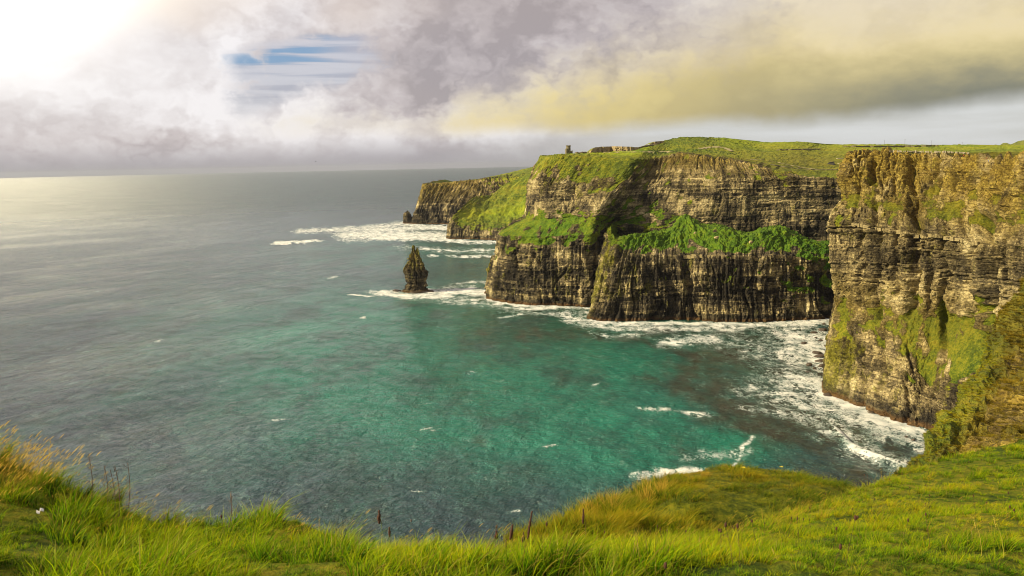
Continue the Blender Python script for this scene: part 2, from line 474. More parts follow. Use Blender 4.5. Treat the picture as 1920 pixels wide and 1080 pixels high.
DEF = dict(g=0.0, o=0.0, m=0.25, v=0.0)

def pt(spec, prev_Y=None):
    """(px, py, Y or None for the sea, {props}) or ('W', X, Y, Z, {props}) -> world xyz + props"""
    if spec[0] == 'W':
        xyz = np.array(spec[1:4], float); pr = spec[4] if len(spec) > 4 else {}
    else:
        xyz = Z0(spec[0], spec[1]) if spec[2] is None else P(spec[0], spec[1], spec[2]); pr = spec[3] if len(spec) > 3 else {}
    q = dict(DEF); q.update(pr)
    return np.concatenate([xyz, [q['g'], q['o'], q['m'], q['v']]])

def loft(name, cols, seg, ns, lev, seed, mat, kind='structure', label=None, cat=None, lump=(.8, .5), nblur=(6, 10), key=None, ledge=.35, smooth=False, extra=None, skirt=10, toff=0.0):
    A = np.array([[pt(p) for p in c] for c in cols])
    if skirt:                                       # carry the foot on below the water
        foot = A[:, :1].copy(); foot[:, :, 2] -= skirt
        A = np.concatenate([foot, A], 1); seg = [4] + list(seg)
        lev = {k: [v[0]] + list(v) for k, v in lev.items()}
    B, q = interp_cols(A, ns, key)
    L = A.shape[1]
    tt = np.concatenate([np.linspace(i, i + 1, seg[i], endpoint=False) for i in range(L - 1)] + [[L - 1]])
    i0 = np.minimum(tt.astype(int), L - 2); fr = (tt - i0)[None, :, None]
    G = B[:, i0] * (1 - fr) + B[:, i0 + 1] * fr
    nt = len(tt)
    X = G[:, :, :3]
    gs = np.gradient(X, axis=0); gt = np.gradient(X, axis=1)
    N = np.cross(gs, gt); N /= np.linalg.norm(N, axis=2, keepdims=True) + 1e-9
    N = blur(blur(N, nblur[0], 0), nblur[1], 1); N /= np.linalg.norm(N, axis=2, keepdims=True) + 1e-9
    Sx = np.broadcast_to(q[:, None], (ns, nt)); Zz = X[:, :, 2]
    lw = {k: np.interp(tt, np.arange(L), v)[None, :] for k, v in lev.items()}
    prof = np.concatenate([[0], np.cumsum(np.linalg.norm(np.diff(X, axis=1), axis=2).mean(0))])
    Q = np.broadcast_to(prof[None, :], (ns, nt))
    g0 = G[:, :, 3] + .45 * fbm(Sx / 17, Q / 13, 4, seed + 31)
    steep = 1 - np.clip(np.abs(N[:, :, 2]), 0, 1)
    gg = sst(g0, .30, .75)
    rk, tone = rock_relief(Sx, Zz, seed, lw['rib'], lw['bed'], lw['blk'], lw['big'], lw['rug'])
    gl = lump[0] * fbm(Sx / 7, Q / 6, 4, seed + 41, .6) + lump[1] * fbm(Sx / 28, Q / 28, 3, seed + 51) * 2
    edge_fade = np.ones((ns, nt))
    disp = rk * (1 - gg * .85) + gl * gg
    V = X + N * disp[:, :, None]
    if extra is not None: V = extra(V, X, N, Sx, Q, gg)
    e1 = np.gradient(V, axis=0); e2 = np.gradient(V, axis=1)
    n2 = np.cross(e1, e2); nz = np.abs(n2[:, :, 2]) / (np.linalg.norm(n2, axis=2) + 1e-9)
    grass = np.clip(gg * 1.0 + ledge * sst(nz, .35, .8) * (1 - .6 * sst(-Zz, -25, -8)), 0, 1)
    moss = G[:, :, 5]
    if 'tone' in lw: tone = tone + lw['tone']
    at = dict(tone=tone + toff, grass=grass, ochre=np.clip(G[:, :, 4], 0, 1), moss=moss, vivid=np.clip(G[:, :, 6], 0, 1))
    me = mesh_fast(name, V.reshape(-1, 3), grid_quads(ns, nt), mat, at, smooth)
    o = link(name, me); o['kind'] = kind
    if label: o['label'] = label
    if cat: o['category'] = cat
    return o, V, N, q

def W(*a): return ('W',) + a
def baseY(px, py): return Z0(px, py)[1]
g_ = lambda g=0., o=0., m=.25, v=0.: dict(g=g, o=o, m=m, v=v)

# ------------------------------------------------------------------ the main headland (tower on top)
def build_headland():
    up = lambda x: dict(g=x)
    def C(bx, by, e, b, m, r, p, s, d, gled=(.55, .7), gcr=.95, ocr=.22, gw=.04, gw2=.22, vl=.35):
        Y = baseY(bx, by)
        return [(bx, by, None, g_(0, 0, .30)), ((bx + e[0]) / 2, (by + e[1]) / 2, Y + 3, g_(0, 0, .34)), (e[0], e[1], Y + e[2], g_(gled[0], 0, .3, vl)), (b[0], b[1], Y + b[2], g_(gled[1], 0, .3, vl)),
                ((b[0] + m[0]) / 2, (b[1] + m[1]) / 2, Y + (b[2] + m[2]) / 2, g_(gw, 0, .28)), (m[0], m[1], Y + m[2], g_(gw2, .1, .36)), (r[0], r[1], Y + r[2], g_(gcr, ocr, .45)),
                (p[0], p[1], Y + p[2], g_(1, .05, .9)), (s[0], s[1], Y + s[2], g_(1, .05, 1.)), W(*d, g_(1))]
    def HW(X, Y, e, m, r, p, s, d, gcr=.2, ocr=.6, op=.1):
        z0 = np.array([X, Y])
        return [W(X, Y, 0), W(X, Y + 1, 48), W(X, Y + 2, 95), W(X + 2, Y + 7, 101), ((e[0] + m[0]) / 2, (e[1] + m[1]) / 2, m[2] - 3, g_(.12)), (m[0], m[1], m[2], g_(.22, .15)), (r[0], r[1], r[2], g_(gcr, ocr, .3)),
                (p[0], p[1], p[2], g_(1, op, .55)), (s[0], s[1], s[2], g_(1, op * .6, .95)), W(*d, g_(1))]
    cols = [
        [W(95, 1800, 0), W(97, 1800, 50), W(100, 1800, 95), W(110, 1800, 98), W(113, 1800, 125), W(116, 1800, 160), W(125, 1800, 183), W(170, 1800, 188), W(200, 1800, 188), W(250, 1800, 150)],
        [W(8, 1400, 0), W(12, 1400, 50), W(22, 1400, 95), W(42, 1400, 98), W(48, 1400, 125), W(52, 1400, 165), W(62, 1400, 186), W(90, 1410, 189), W(110, 1420, 189), W(150, 1600, 160)],
        C(916, 553, (938, 438, 6), (984, 412, 26), (990, 345, 30), (1014, 293, 50), (1042, 291, 90), (1064, 290, 150), (120, 1500, 172)),
        C(934, 565, (952, 443, 6), (992, 413, 28), (1002, 335, 34), (1030, 293, 55), (1050, 290, 100), (1082, 289.5, 180), (150, 1500, 172)),
        C(1000, 571, (1003, 443, 6), (1022, 412, 32), (1032, 345, 42), (1065, 291, 75), (1085, 289, 130), (1110, 287.5, 210), (190, 1500, 180), vl=.75),
        C(1060, 573, (1062, 441, 6), (1077, 409, 34), (1092, 365, 44), (1130, 295, 80), (1140, 288.5, 140), (1150, 284, 290), (270, 1560, 190), vl=.9),
        C(1108, 575, (1108, 440, 5), (1112, 417, 24), (1142, 362, 44), (1190, 298, 80), (1197, 288.5, 140), (1215, 273, 360), (350, 1800, 190), gw=.26, gw2=.26, vl=.5),
        [W(134, 1125, 0), W(134, 1126, 50), W(134, 1127, 94, g_(.4)), W(138, 1134, 101, g_(.5, 0, .2, .6)), (1180, 392, 1126, g_(.36, 0, .3, .6)), (1196, 362, 1130, g_(.22)), (1236, 297, 1168, g_(.30, .5, .4)), (1242, 287, 1250, g_(1)), (1262, 259, 1520, g_(1)), W(480, 1850, 190, g_(1))],
        [W(190, 1100, 0), W(190, 1100, 50), W(190, 1102, 94, g_(.4)), W(194, 1106, 100, g_(.5, 0, .2, .6)), (1240, 385, 1118, g_(.40, 0, .3, .5)), (1250, 348, 1124, g_(.16)), (1275, 289, 1158, g_(.14, .6)), (1285, 283, 1240, g_(1)), (1310, 256.5, 1530, g_(1)), W(590, 1900, 190, g_(1))],
        HW(255, 1088, (1338, 395), (1338, 333, 1098), (1332, 296, 1132), (1350, 290, 1220), (1360, 258, 1560), (690, 1900, 190)),
        HW(310, 1084, (1418, 395), (1416, 333, 1092), (1400, 306, 1122), (1425, 298, 1220), (1430, 266, 1620), (830, 2000, 190), op=.3),
        HW(352, 1080, (1480, 395), (1470, 334, 1088), (1462, 322, 1104), (1485, 303, 1215), (1505, 266, 1640), (950, 2000, 190), .5, .4, .6),
        HW(385, 1078, (1530, 395), (1528, 335, 1084), (1530, 332, 1094), (1545, 310, 1210), (1550, 271, 1680), (1010, 2000, 190), .9, .1, .6),
        HW(425, 1075, (1580, 395), (1580, 336, 1078), (1584, 333, 1090), (1605, 309, 1210), (1640, 271, 1730), (1150, 2050, 190), .95, .1, .5),
        HW(520, 1075, (1700, 395), (1720, 336, 1075), (1725, 333, 1086), (1745, 305, 1210), (1780, 272, 1780), (1400, 2100, 190), .95, .1, .3),
        HW(700, 1080, (2000, 395), (2000, 334, 1080), (2005, 331, 1090), (2030, 298, 1215), (2060, 274, 1800), (1800, 2150, 190), .95, .1, .3),
        HW(1000, 1100, (2400, 395), (2400, 330, 1100), (2405, 326, 1110), (2430, 292, 1225), (2460, 268, 1800), (2300, 2200, 190), .95, .1, .3),
    ]
    lev = dict(rib=[1.35, 1.35, 1.1, .4, .35, .5, .6, 0, 0, 0], bed=[.35, .4, .5, .9, 1.0, .9, .35, 0, 0, 0], blk=[.8, .8, .9, 1.0, 1.0, .9, .6, 0, 0, 0],
               big=[1.6, 1.6, 1.4, 1.3, 1.5, 1.7, 1.2, .2, .2, 0], tone=[-.03, -.03, .0, .06, .10, .12, .04, 0, 0, 0], rug=[.25, .25, .2, .3, .25, .5, 1.2, 0, 0, 0])
    return loft('cliff', cols, [38, 38, 16, 28, 34, 30, 14, 40, 6], 1000, lev, 11, M_CLIFF,
                label='tall layered headland cliff with grassy ledge and green hilltop carrying the round tower', cat='cliff', key=slice(1, 7), lump=(1.2, .7), toff=-.09)

def build_buttress():
    def C(bx, by, e, c, k, m=.30, v=.85, ge=.25):
        Y = baseY(bx, by)
        return [(bx, by, None, g_(0, 0, m)), ((bx * .5 + e[0] * .5), (by * .5 + e[1] * .5), Y + 3, g_(.06, 0, m + .05, v)), (e[0], e[1], Y + e[2], g_(ge, 0, m, v)),
                ((e[0] + c[0]) / 2, (e[1] * .45 + c[1] * .55), Y + (e[2] + c[2]) / 2, g_(.85, 0, m, v)), (c[0], c[1], Y + c[2], g_(.8, 0, m, v)), (k[0], k[1], 1105, g_(.8, 0, .2, v))]
    cols = [
        [W(122, 1130, 0), W(124, 1130, 48), W(127, 1130, 92), W(129, 1131, 96, g_(.8)), W(132, 1132, 100, g_(.8)), W(140, 1133, 100, g_(.8))],
        C(1109, 597, (1143, 462, 9), (1152, 448, 22), (1165, 446), .55, .4, .1),
        C(1134, 601, (1166, 474, 5), (1180, 442, 34), (1190, 440), .35),
        C(1200, 601, (1205, 477, 6), (1216, 440, 42), (1216, 436)),
        C(1255, 599, (1255, 479, 6), (1258, 430, 52), (1258, 426)),
        C(1285, 598, (1284, 479, 6), (1284, 408, 62), (1284, 402)),
        C(1320, 601, (1320, 479, 6), (1318, 428, 50), (1320, 420)),
        C(1350, 603, (1350, 480, 6), (1350, 427, 52), (1350, 420)),
        C(1400, 603, (1400, 480, 6), (1400, 442, 44), (1400, 434)),
        C(1465, 601, (1465, 481, 6), (1466, 427, 54), (1466, 420)),
        C(1515, 599, (1515, 483, 6), (1514, 452, 44), (1514, 446), .30, .95, .4),
        C(1560, 596, (1560, 486, 6), (1562, 460, 40), (1562, 450), .25, 1., .5),
        C(1650, 592, (1650, 488, 6), (1650, 460, 40), (1650, 450)),
        [W(520, 985, 0), W(520, 987, 50), W(522, 990, 68), W(525, 1010, 80, g_(.8)), W(530, 1035, 88, g_(.8)), W(535, 1105, 95, g_(.8))],
    ]
    # green runs hanging on the face near the cove
    for i, gv in ((7, .16), (8, .22), (9, .36), (10, .42), (11, .55), (12, .5)):
        s = list(cols[i][1]); s[3] = g_(gv, 0, .32, .8); cols[i][1] = tuple(s)
    lev = dict(rib=[1.7, 1.7, 1.2, .1, 0, 0], bed=[.3, .35, .6, .1, 0, 0], blk=[.8, .8, .8, .1, 0, 0], big=[2.2, 2.2, 1.6, 1, 1, 1], rug=[.3, .3, .2, .2, .2, 0])
    return loft('buttress', cols, [60, 60, 16, 22, 8], 820, lev, 23, M_CLIFF,
                label='lower dark ribbed cliff buttress capped with bright green turf, in front of the layered headland', cat='cliff', key=slice(0, 3), lump=(2.6, 1.3), ledge=.25, toff=-.13)

def build_near_cliff():
    def C(b, f, s, l, t, r, p, d, gs=.8, m=.35, osl=.2):
        return [(b[0], b[1], None, g_(0, 0, m)), ((b[0] + f[0]) / 2, (b[1] + f[1]) / 2, (baseY(b[0], b[1]) + f[2]) / 2, g_(.0, .05, m + .05)), (f[0], f[1], f[2], g_(.42, .2, .3)), (s[0], s[1], s[2], g_(gs * .72, osl + .35, .2, .25)),
                ((s[0] + l[0]) / 2, (s[1] + l[1]) / 2, (s[2] + l[2]) / 2, g_(.0, .06, .30)), (l[0], l[1], l[2], g_(.12, .12, .36)),
                (t[0], t[1], t[2], g_(.50, .55, .3)), ((t[0] + r[0]) / 2, (t[1] + r[1]) / 2, (t[2] * .45 + r[2] * .55), g_(.28, .85, .2)), (r[0], r[1], r[2], g_(.02, 1., .3)), (p[0], p[1], p[2], g_(1, .75)), W(*d, g_(1, .4))]
    def HW(X, Y, dx=0, b=None):
        return [W(X, Y, 0), W(X + 2, Y, 35), W(X + 5, Y, 60, g_(.5)), W(X + 10, Y, 70, g_(.6)), W(X + 6, Y, 100), W(X + 3, Y, 130), W(X + 14, Y, 140, g_(.5, .5)), W(X + 18, Y, 158, g_(.3, .8)), W(X + 22, Y, 177, g_(.05, 1.)), W(X + 50, Y + 10, 179, g_(1, .7)), W(X + 250, Y + 60, 178, g_(1, .4))]
    cols = [
        HW(365, 930), HW(318, 830),
        C((1543, 735), (1562, 612, 663), (1570, 575, 668), (1553, 414, 670), (1584, 374, 690), (1595, 288, 696), (1610, 285.5, 728), (372, 800, 181), .45, .65),
        C((1577, 748), (1592, 605, 648), (1597, 578, 655), (1590, 416, 660), (1603, 376, 674), (1625, 287, 690), (1640, 286, 725), (410, 800, 180), .55, .55),
        C((1630, 769), (1640, 628, 622), (1646, 585, 634), (1650, 426, 636), (1660, 385, 652), (1690, 287.5, 667), (1700, 286.5, 705), (460, 780, 179), .75),
        C((1687, 790), (1690, 662, 592), (1706, 592, 614), (1720, 434, 614), (1726, 392, 630), (1750, 290, 645), (1756, 288, 685), (500, 755, 179), .85),
        C((1753, 808), (1745, 716, 568), (1776, 602, 598), (1792, 446, 584), (1797, 402, 600), (1815, 296, 610), (1817, 292, 655), (545, 730, 178), .9),
        [W(282, 515, 0), W(284, 517, 30), W(289, 522, 46, g_(.7)), (1846, 622, 552, g_(.8, .3)), (1856, 545, 545, g_(0)), (1868, 458, 538, g_(.1, .2)), (1874, 412, 555, g_(.5, .6)), (1882, 350, 560, g_(.25, .9)), (1890, 302, 570, g_(.02, 1.)), (1892, 296, 620, g_(1, .75)), W(600, 690, 178, g_(1, .4))],
        HW(312, 440), HW(322, 340), HW(338, 200), HW(360, 60),
    ]
    lev = dict(rib=[.55, .5, .35, .1, .35, .35, .6, 1.5, 1.5, 0, 0], bed=[.7, .8, .6, .3, 1.9, 1.9, .6, .4, .5, 0, 0], blk=[1.4, 1.4, 1.2, .4, 2.4, 2.4, 1.0, 1.2, 1.3, 0, 0],
               big=[1.6, 1.6, 1.4, 1.4, 2.6, 2.2, 2.0, 2.4, 1.4, .2, .2], rug=[.15, .15, .3, .4, .4, .3, 1.1, 1.2, 1.0, 0, 0])
    def extra(V, X, N, Sx, Q, gg):
        # two deep clefts and a squared corner on the wall
        for px, w_, d_, zlo, zhi in ((1712, 4.2, 11, 66, 180), (1850, 5.0, 11, 62, 140), (1642, 2.6, 6, 60, 178), (1768, 2.0, 6, 40, 134), (1680, 2.2, 5, 78, 132), (1612, 1.8, 4, 66, 126), (1742, 1.6, 5, 70, 128), (1812, 2.0, 6, 66, 128), (1590, 1.3, 3, -8, 58), (1618, 1.5, 4, -8, 40), (1655, 1.6, 4, -8, 52), (1702, 1.5, 4, -8, 46)):
            pxx, pyy, ww = project(X)
            dpx = (pxx - px) * ww / F + 5 * pn(Q / 18, Sx * 0, 99 + px) + 1.5 * pn(Q / 5, Sx * 0, 7)
            wz = sst(X[:, :, 2], zlo - 6, zlo + 6) * sst(-X[:, :, 2], -zhi - 4, -zhi + 4)
            V = V - N * (d_ * np.exp(-(dpx / w_) ** 2) * wz * (ww > 0))[:, :, None]
        # weathered gullies in the crumbling crown
        for i, px in enumerate((1597, 1611, 1636, 1652, 1668, 1679, 1704, 1721, 1737, 1748, 1764, 1789, 1806, 1838, 1862, 1884, 1902)):
            pxx, pyy, ww = project(X)
            dpx = (pxx - px) * ww / F + 3.0 * pn(Q / 13, Sx * 0, 199 + px) + 1.2 * pn(Q / 4, Sx * 0, 17 + px)
            wz = sst(X[:, :, 2], 136 + 14 * ((i * 7) % 5) / 5, 160) * sst(-X[:, :, 2], -184, -177) * (X[:, :, 1] < 720)
            V = V - N * ((3.0 + 2.5 * ((i * 5) % 4) / 4) * np.exp(-(np.abs(dpx) / (.9 + .5 * ((i * 3) % 4) / 4)) ** 1.5) * wz * (ww > 0))[:, :, None]
        return V
    return loft('sea_cliff', cols, [34, 34, 30, 46, 46, 14, 34, 34, 14, 6], 1250, lev, 37, M_CLIFF,
                label='nearest tall cliff at the right with golden crumbling top and pale bedded wall above the surf', cat='cliff', key=slice(3, 7), lump=(1.6, .8), extra=extra, ledge=.30, toff=.07)

def build_far():
    cols = [
        [W(-285, 3500, 0), W(-280, 3500, 50), W(-275, 3500, 120, g_(.2, .6)), W(-265, 3520, 124, g_(1)), W(-200, 3700, 100, g_(1))],
        [(771, 419, None), (781, 392, 2715, g_(.05)), (795, 347.5, 2740, g_(.15, .8, .4)), (801, 345.5, 2790, g_(1, .4)), W(-180, 3300, 90, g_(1))],
        [(800, 419.5, None), (808, 388, 2705, g_(.05)), (830, 344, 2740, g_(.15, .8, .4)), (836, 342.5, 2800, g_(1, .4)), W(-130, 3400, 90, g_(1))],
        [(860, 421, None), (866, 388, 2660, g_(.05)), (890, 338, 2720, g_(.2, .6, .4)), (896, 335.5, 2800, g_(1, .2)), W(-60, 3400, 90, g_(1))],
        [(930, 424, None), (930, 388, 2600, g_(.1)), (932, 334, 2680, g_(.5, .2, .4)), (944, 326, 2860, g_(1)), W(10, 3400, 90, g_(1))],
        [(1000, 427, None), (990, 385, 2540, g_(.1)), (975, 332, 2640, g_(.7, .1, .4)), (998, 313, 2900, g_(1)), W(110, 3500, 90, g_(1))],
        [(1120, 430, None), (1100, 380, 2500, g_(.1)), (1050, 330, 2640, g_(.7, .1, .4)), (1060, 300, 2950, g_(1)), W(260, 3600, 90, g_(1))],
    ]
    lev = dict(rib=[2.0, 2.0, 1.6, 0, 0], bed=[.6, .6, .6, 0, 0], blk=[1, 1, 1, 0, 0], big=[4, 4, 2, .5, 0], rug=[.6, .6, .8, 0, 0])
    loft('headland', cols, [40, 50, 16, 4], 420, lev, 51, M_CLIFF, label='farthest flat-topped headland with a dark vertical cliff, beyond the green hill', cat='headland', key=slice(0, 3), ledge=.15, toff=-.14)
    cols = [
        [W(-95, 2500, 0), W(-95, 2500, 15), W(-88, 2510, 60, g_(.6)), W(-80, 2530, 75, g_(1)), W(-30, 2800, 40, g_(1))],
        [(838, 447, None), (840, 424, 2125, g_(.1)), (850, 404, 2150, g_(.3, .2, .85)), (864, 394, 2180, g_(.9, 0, .8)), W(-70, 2700, 40, g_(1))],
        [(856, 448, None), (857, 428, 2110, g_(.2)), (866, 402, 2170, g_(.95, 0, .85)), (873, 381, 2230, g_(.7, .2)), W(-50, 2750, 40, g_(1))],
        [(875, 448, None), (876, 431, 2100, g_(.3)), (886, 400, 2190, g_(1, .15, .85)), (893, 368.5, 2300, g_(.5, .3)), W(-20, 2750, 50, g_(1))],
        [(905, 449, None), (905, 433, 2090, g_(.3)), (908, 402, 2200, g_(1, .15, .85)), (919, 366, 2350, g_(.6, .2)), W(20, 2750, 60, g_(1))],
        [(935, 450, None), (935, 435, 2080, g_(.3)), (936, 402, 2200, g_(1, .1, .85)), (942, 350, 2400, g_(.7, .1)), W(60, 2750, 70, g_(1))],
        [(965, 451, None), (965, 436, 2070, g_(.3)), (963, 398, 2210, g_(.9, 0, .85)), (972, 334, 2450, g_(.8)), W(110, 2800, 80, g_(1))],
        [(1005, 452, None), (1005, 436, 2060, g_(.3)), (1003, 390, 2220, g_(.9, 0, .85)), (1012, 318, 2500, g_(1)), W(180, 2850, 90, g_(1))],
        [(1100, 454, None), (1100, 436, 2050, g_(.3)), (1090, 385, 2220, g_(.9)), (1090, 312, 2500, g_(1)), W(280, 2900, 90, g_(1))],
    ]
    lev = dict(rib=[1.2, 1.0, .3, .3, 0], bed=[.6, .6, .3, 0, 0], blk=[1, 1, .5, .3, 0], big=[2, 2, 2, 2, 0], rug=[.3, .4, .5, 1.2, 0])
    loft('grassy_headland', cols, [16, 24, 36, 4], 300, lev, 61, M_CLIFF, label='sloping yellow-green headland between the farthest cliff and the tower headland', cat='headland', key=slice(0, 3), lump=(.5, 2.2), ledge=.4)
    cols = [[(px, 300, 5200, g_(1, .3)), (px, py, 6000, g_(1, .2)), W((px - 960) / 1600 * 6600, 6600, 150, g_(1))] for px, py in
            ((1500, 285), (1700, 276), (1790, 272.5), (1860, 271.5), (1892, 268.5), (1904, 265.5), (1930, 264), (2050, 262), (2300, 262), (2600, 262))]
    loft('far_hill', cols, [8, 4], 160, dict(rib=[0] * 3, bed=[0] * 3, blk=[0] * 3, big=[0] * 3, rug=[0] * 3), 71, M_CLIFF, label='pale distant moorland hill on the skyline at the right edge', cat='hill', lump=(2, 6), skirt=130, smooth=True)

CL, CLV, CLN, CLQ = build_headland()
BU, BUV, BUN, BUQ = build_buttress()
NC, NCV, NCN, NCQ = build_near_cliff()
build_far()

# blocky courses of stone picked out along two ledges
def block_mesh(seed):
    bm = bmesh.new(); bmesh.ops.create_cube(bm, size=1.0)
    rg = random.Random(seed)
    bmesh.ops.bevel(bm, geom=[e for e in bm.edges if abs(e.verts[0].co.x - e.verts[1].co.x) < .1][:4], offset=.05, segments=1, affect='EDGES')
    for v in bm.verts: v.co += Vector((rg.uniform(-.07, .07), rg.uniform(-.1, .1), rg.uniform(-.06, .06)))
    me = bpy.data.meshes.new('stone'); bm.to_mesh(me); bm.free(); me.materials.append(M_STONE)
    return me
BLOCKS = [block_mesh(i) for i in range(6)]

def stone_course(parent, V, N, row, i0, i1, wmin, wmax, h, seed, skip=.1):
    rg = random.Random(seed)
    line = blur(V[:, row], 30, 0); nn = N[:, row]
    i = i0
    step = np.linalg.norm(np.diff(line, axis=0), axis=1)
    while i < i1:
        w = rg.uniform(wmin, wmax); j = i; acc = 0
        while j < i1 and acc < w: acc += step[j]; j += 1
        k = (i + j) // 2
        if rg.random() > skip:
            t = line[min(j, len(line) - 1)] - line[i]; ang = math.atan2(t[1], t[0])
            o = link('stone', BLOCKS[rg.randrange(6)], parent)
            n = nn[k].copy(); n[2] = 0; n /= np.linalg.norm(n) + 1e-9
            c = line[k] + n * (-.80 + rg.uniform(-.5, .4))
            o.location = c + np.array([0, 0, -h * .4 + rg.uniform(-.15, .15)]); o.rotation_euler = (rg.uniform(-.03, .03), rg.uniform(-.03, .03), ang)
            o.scale = (max(acc - .35, .6), 2.6, h * rg.uniform(.8, 1.1))
        i = max(j, i + 1)

def rng_px(V, row, a, b):
    px = project(V[:, row])[0]; ok = np.where((px > a) & (px < b))[0]
    ok = ok[ok > 80]
    return ok.min(), ok.max()
r_ = 4 + 34 + 34 + 30 + 46 + 46
a_, b_ = rng_px(NCV, r_, 1600, 1868)
_px = project(NCV[:, r_])[0]
stone_course(NC, NCV, NCN, r_, a_, b_, 1.6, 3.8, 2.5, 3, .30)
r_ = 4 + 60 + 60
a_, b_ = rng_px(BUV, r_, 1180, 1500)
stone_course(BU, BUV, BUN, r_, a_, b_, 2.2, 6.5, 4.0, 5, .35)

# ------------------------------------------------------------------ the sea
def seg_field(px, py, pts, ry, ax):
    """squashed distance to a polyline, 0 on it, 1 at ry"""
    d = np.full(px.shape, 9.0)
    for (x0, y0), (x1, y1) in zip(pts[:-1], pts[1:]):
        m = (px > min(x0, x1) - 3.2 * ry / ax) & (px < max(x0, x1) + 3.2 * ry / ax) & (py > min(y0, y1) - 3.2 * ry) & (py < max(y0, y1) + 3.2 * ry)
        if not m.any(): continue
        qx, qy = px[m] * ax, py[m]
        ex, ey = (x1 - x0) * ax, y1 - y0
        t = np.clip(((qx - x0 * ax) * ex + (qy - y0) * ey) / (ex * ex + ey * ey + 1e-6), 0, 1)
        dd = np.hypot(qx - x0 * ax - t * ex, qy - y0 - t * ey) / ry
        d[m] = np.minimum(d[m], dd)
    return d

def build_sea():
    inv = np.linspace(1 / 240.0, 1 / 2600.0, 640)
    r = np.concatenate([[90, 150, 200], 1 / inv, 1 / np.linspace(1 / 2650., 1 / 56000., 60)])
    tan = np.linspace(-.66, .66, 820)
    az = np.concatenate([np.linspace(-1.6, math.atan(-.67), 26), np.arctan(tan), np.linspace(math.atan(.67), 1.6, 26)])
    nr, na = len(r), len(az)
    A, R_ = np.meshgrid(az, r, indexing='ij')
    x = np.sin(A) * R_; y = np.cos(A) * R_
    # swell and chop, faded out where the mesh gets too coarse to carry it
    dr = R_ * R_ / (180 * 1600 * .53)
    fade = lambda wl: sst(-dr, -wl / 2.5, -wl / 7)
    ca, sa = math.cos(.5), math.sin(.5)
    a = x * ca + y * sa; b = -x * sa + y * ca
    z = .85 * fade(60) * pn(a / 40, b / 75 + .3 * pn(a / 50, b / 60, 5), 1) + .62 * fade(24) * pn(a / 15 + .5 * pn(a / 30, b / 30, 6), b / 26, 2) + .62 * fade(10) * pn(a / 6.5, b / 9.5, 3) + .36 * fade(5) * pn(a / 3.1, b / 4.2, 4)
    p = np.stack([x, y, z * 0], -1)
    px, py, w = project(p)
    px = np.where(w > 1, px, -9999)
    jx = px + 9 * fbm(x / 30, y / 45, 3, 9); jy = py + 3.2 * fbm(x / 24, y / 60, 3, 10)
    foam = np.zeros_like(x)
    def stroke(pts, ry, wt, ax=.30, hard=.0):
        nonlocal foam
        foam = np.maximum(foam, wt * sst(-seg_field(jx, jy, pts, ry * 1.25, ax), -1.0, -hard))
    def wide(pts, ry, wt, ax=.35): stroke(pts, ry, wt, ax, 0.)
    # round the far headlands
    wide([(560, 434), (640, 430), (720, 424), (765, 418)], 7, .80); stroke([(690, 432), (800, 427), (840, 428)], 6, .95); stroke([(755, 421), (800, 423), (860, 424), (940, 427)], 3.5, 1)
    wide([(650, 441), (740, 440), (835, 443)], 13, .95); stroke([(700, 446), (790, 447), (838, 449)], 6, 1.1); stroke([(835, 451), (880, 453), (940, 454)], 5, 1.05)
    stroke([(518, 456), (545, 455), (570, 453.5), (594, 451)], 3.4, 1.4); wide([(640, 450), (690, 452)], 5, .6)
    stroke([(790, 466), (830, 469), (862, 472), (900, 468), (935, 468)], 3, .9); stroke([(800, 479), (850, 481), (935, 481)], 2.0, .95); wide([(750, 464), (940, 474)], 9, .38)
    # round the sea stack and the foot of the headland
    stroke([(714, 549), (745, 553), (780, 556), (815, 554), (845, 549), (880, 545), (918, 548)], 8, 1.25); stroke([(800, 550), (860, 545), (920, 549)], 11, 1.1); wide([(830, 560), (920, 568)], 11, .58); stroke([(655, 554), (690, 554)], 3, 1.0)
    wide([(860, 533), (920, 528)], 6, .66)
    stroke([(916, 557), (935, 568), (1000, 574), (1060, 577), (1115, 579)], 5, 1.15); stroke([(968, 579), (1010, 577)], 5, .85); wide([(935, 575), (1010, 586), (1110, 588)], 11, .50); wide([(940, 594), (985, 590), (1000, 586)], 3.5, .66)
    # round the buttress
    stroke([(1106, 601), (1140, 606), (1220, 607), (1330, 607), (1400, 608), (1470, 607), (1555, 600)], 5.5, 1.2); wide([(1055, 590), (1105, 608), (1180, 616), (1300, 614), (1420, 614)], 12, .72)
    wide([(1255, 643), (1300, 634), (1338, 638)], 13, .80); wide([(1120, 628), (1240, 626)], 8, .44)
    # the white cove
    wide([(1470, 607), (1550, 603)], 11, 1.0); wide([(1480, 625), (1555, 640)], 22, .82); wide([(1495, 660), (1555, 680)], 28, .86); wide([(1480, 712), (1545, 722)], 24, .88); wide([(1440, 738), (1545, 742)], 14, .72); stroke([(1505, 640), (1555, 660)], 20, .95)
    wide([(1380, 640), (1500, 690), (1420, 730)], 30, .42); wide([(1440, 600), (1480, 660), (1470, 730)], 26, .48); stroke([(1505, 715), (1545, 738)], 14, 1.0)
    stroke([(1545, 742), (1577, 755), (1630, 777), (1690, 800), (1760, 820)], 11, 1.2); wide([(1480, 745), (1580, 775), (1690, 815), (1760, 840)], 28, .66); wide([(1560, 800), (1640, 860), (1700, 880)], 24, .46)
    stroke([(1545, 808), (1572, 812), (1592, 832), (1630, 852), (1665, 864), (1700, 875)], 6.5, .92, .5); wide([(1405, 765), (1470, 775), (1560, 790)], 12, .55)
    stroke([(1408, 820), (1394, 842), (1388, 858), (1374, 874)], 6, .70, .8); wide([(1200, 892), (1245, 888), (1300, 884)], 13, .84); wide([(1290, 855), (1400, 850)], 12, .46)
    wide([(1220, 767), (1272, 771), (1330, 779)], 7, .62)
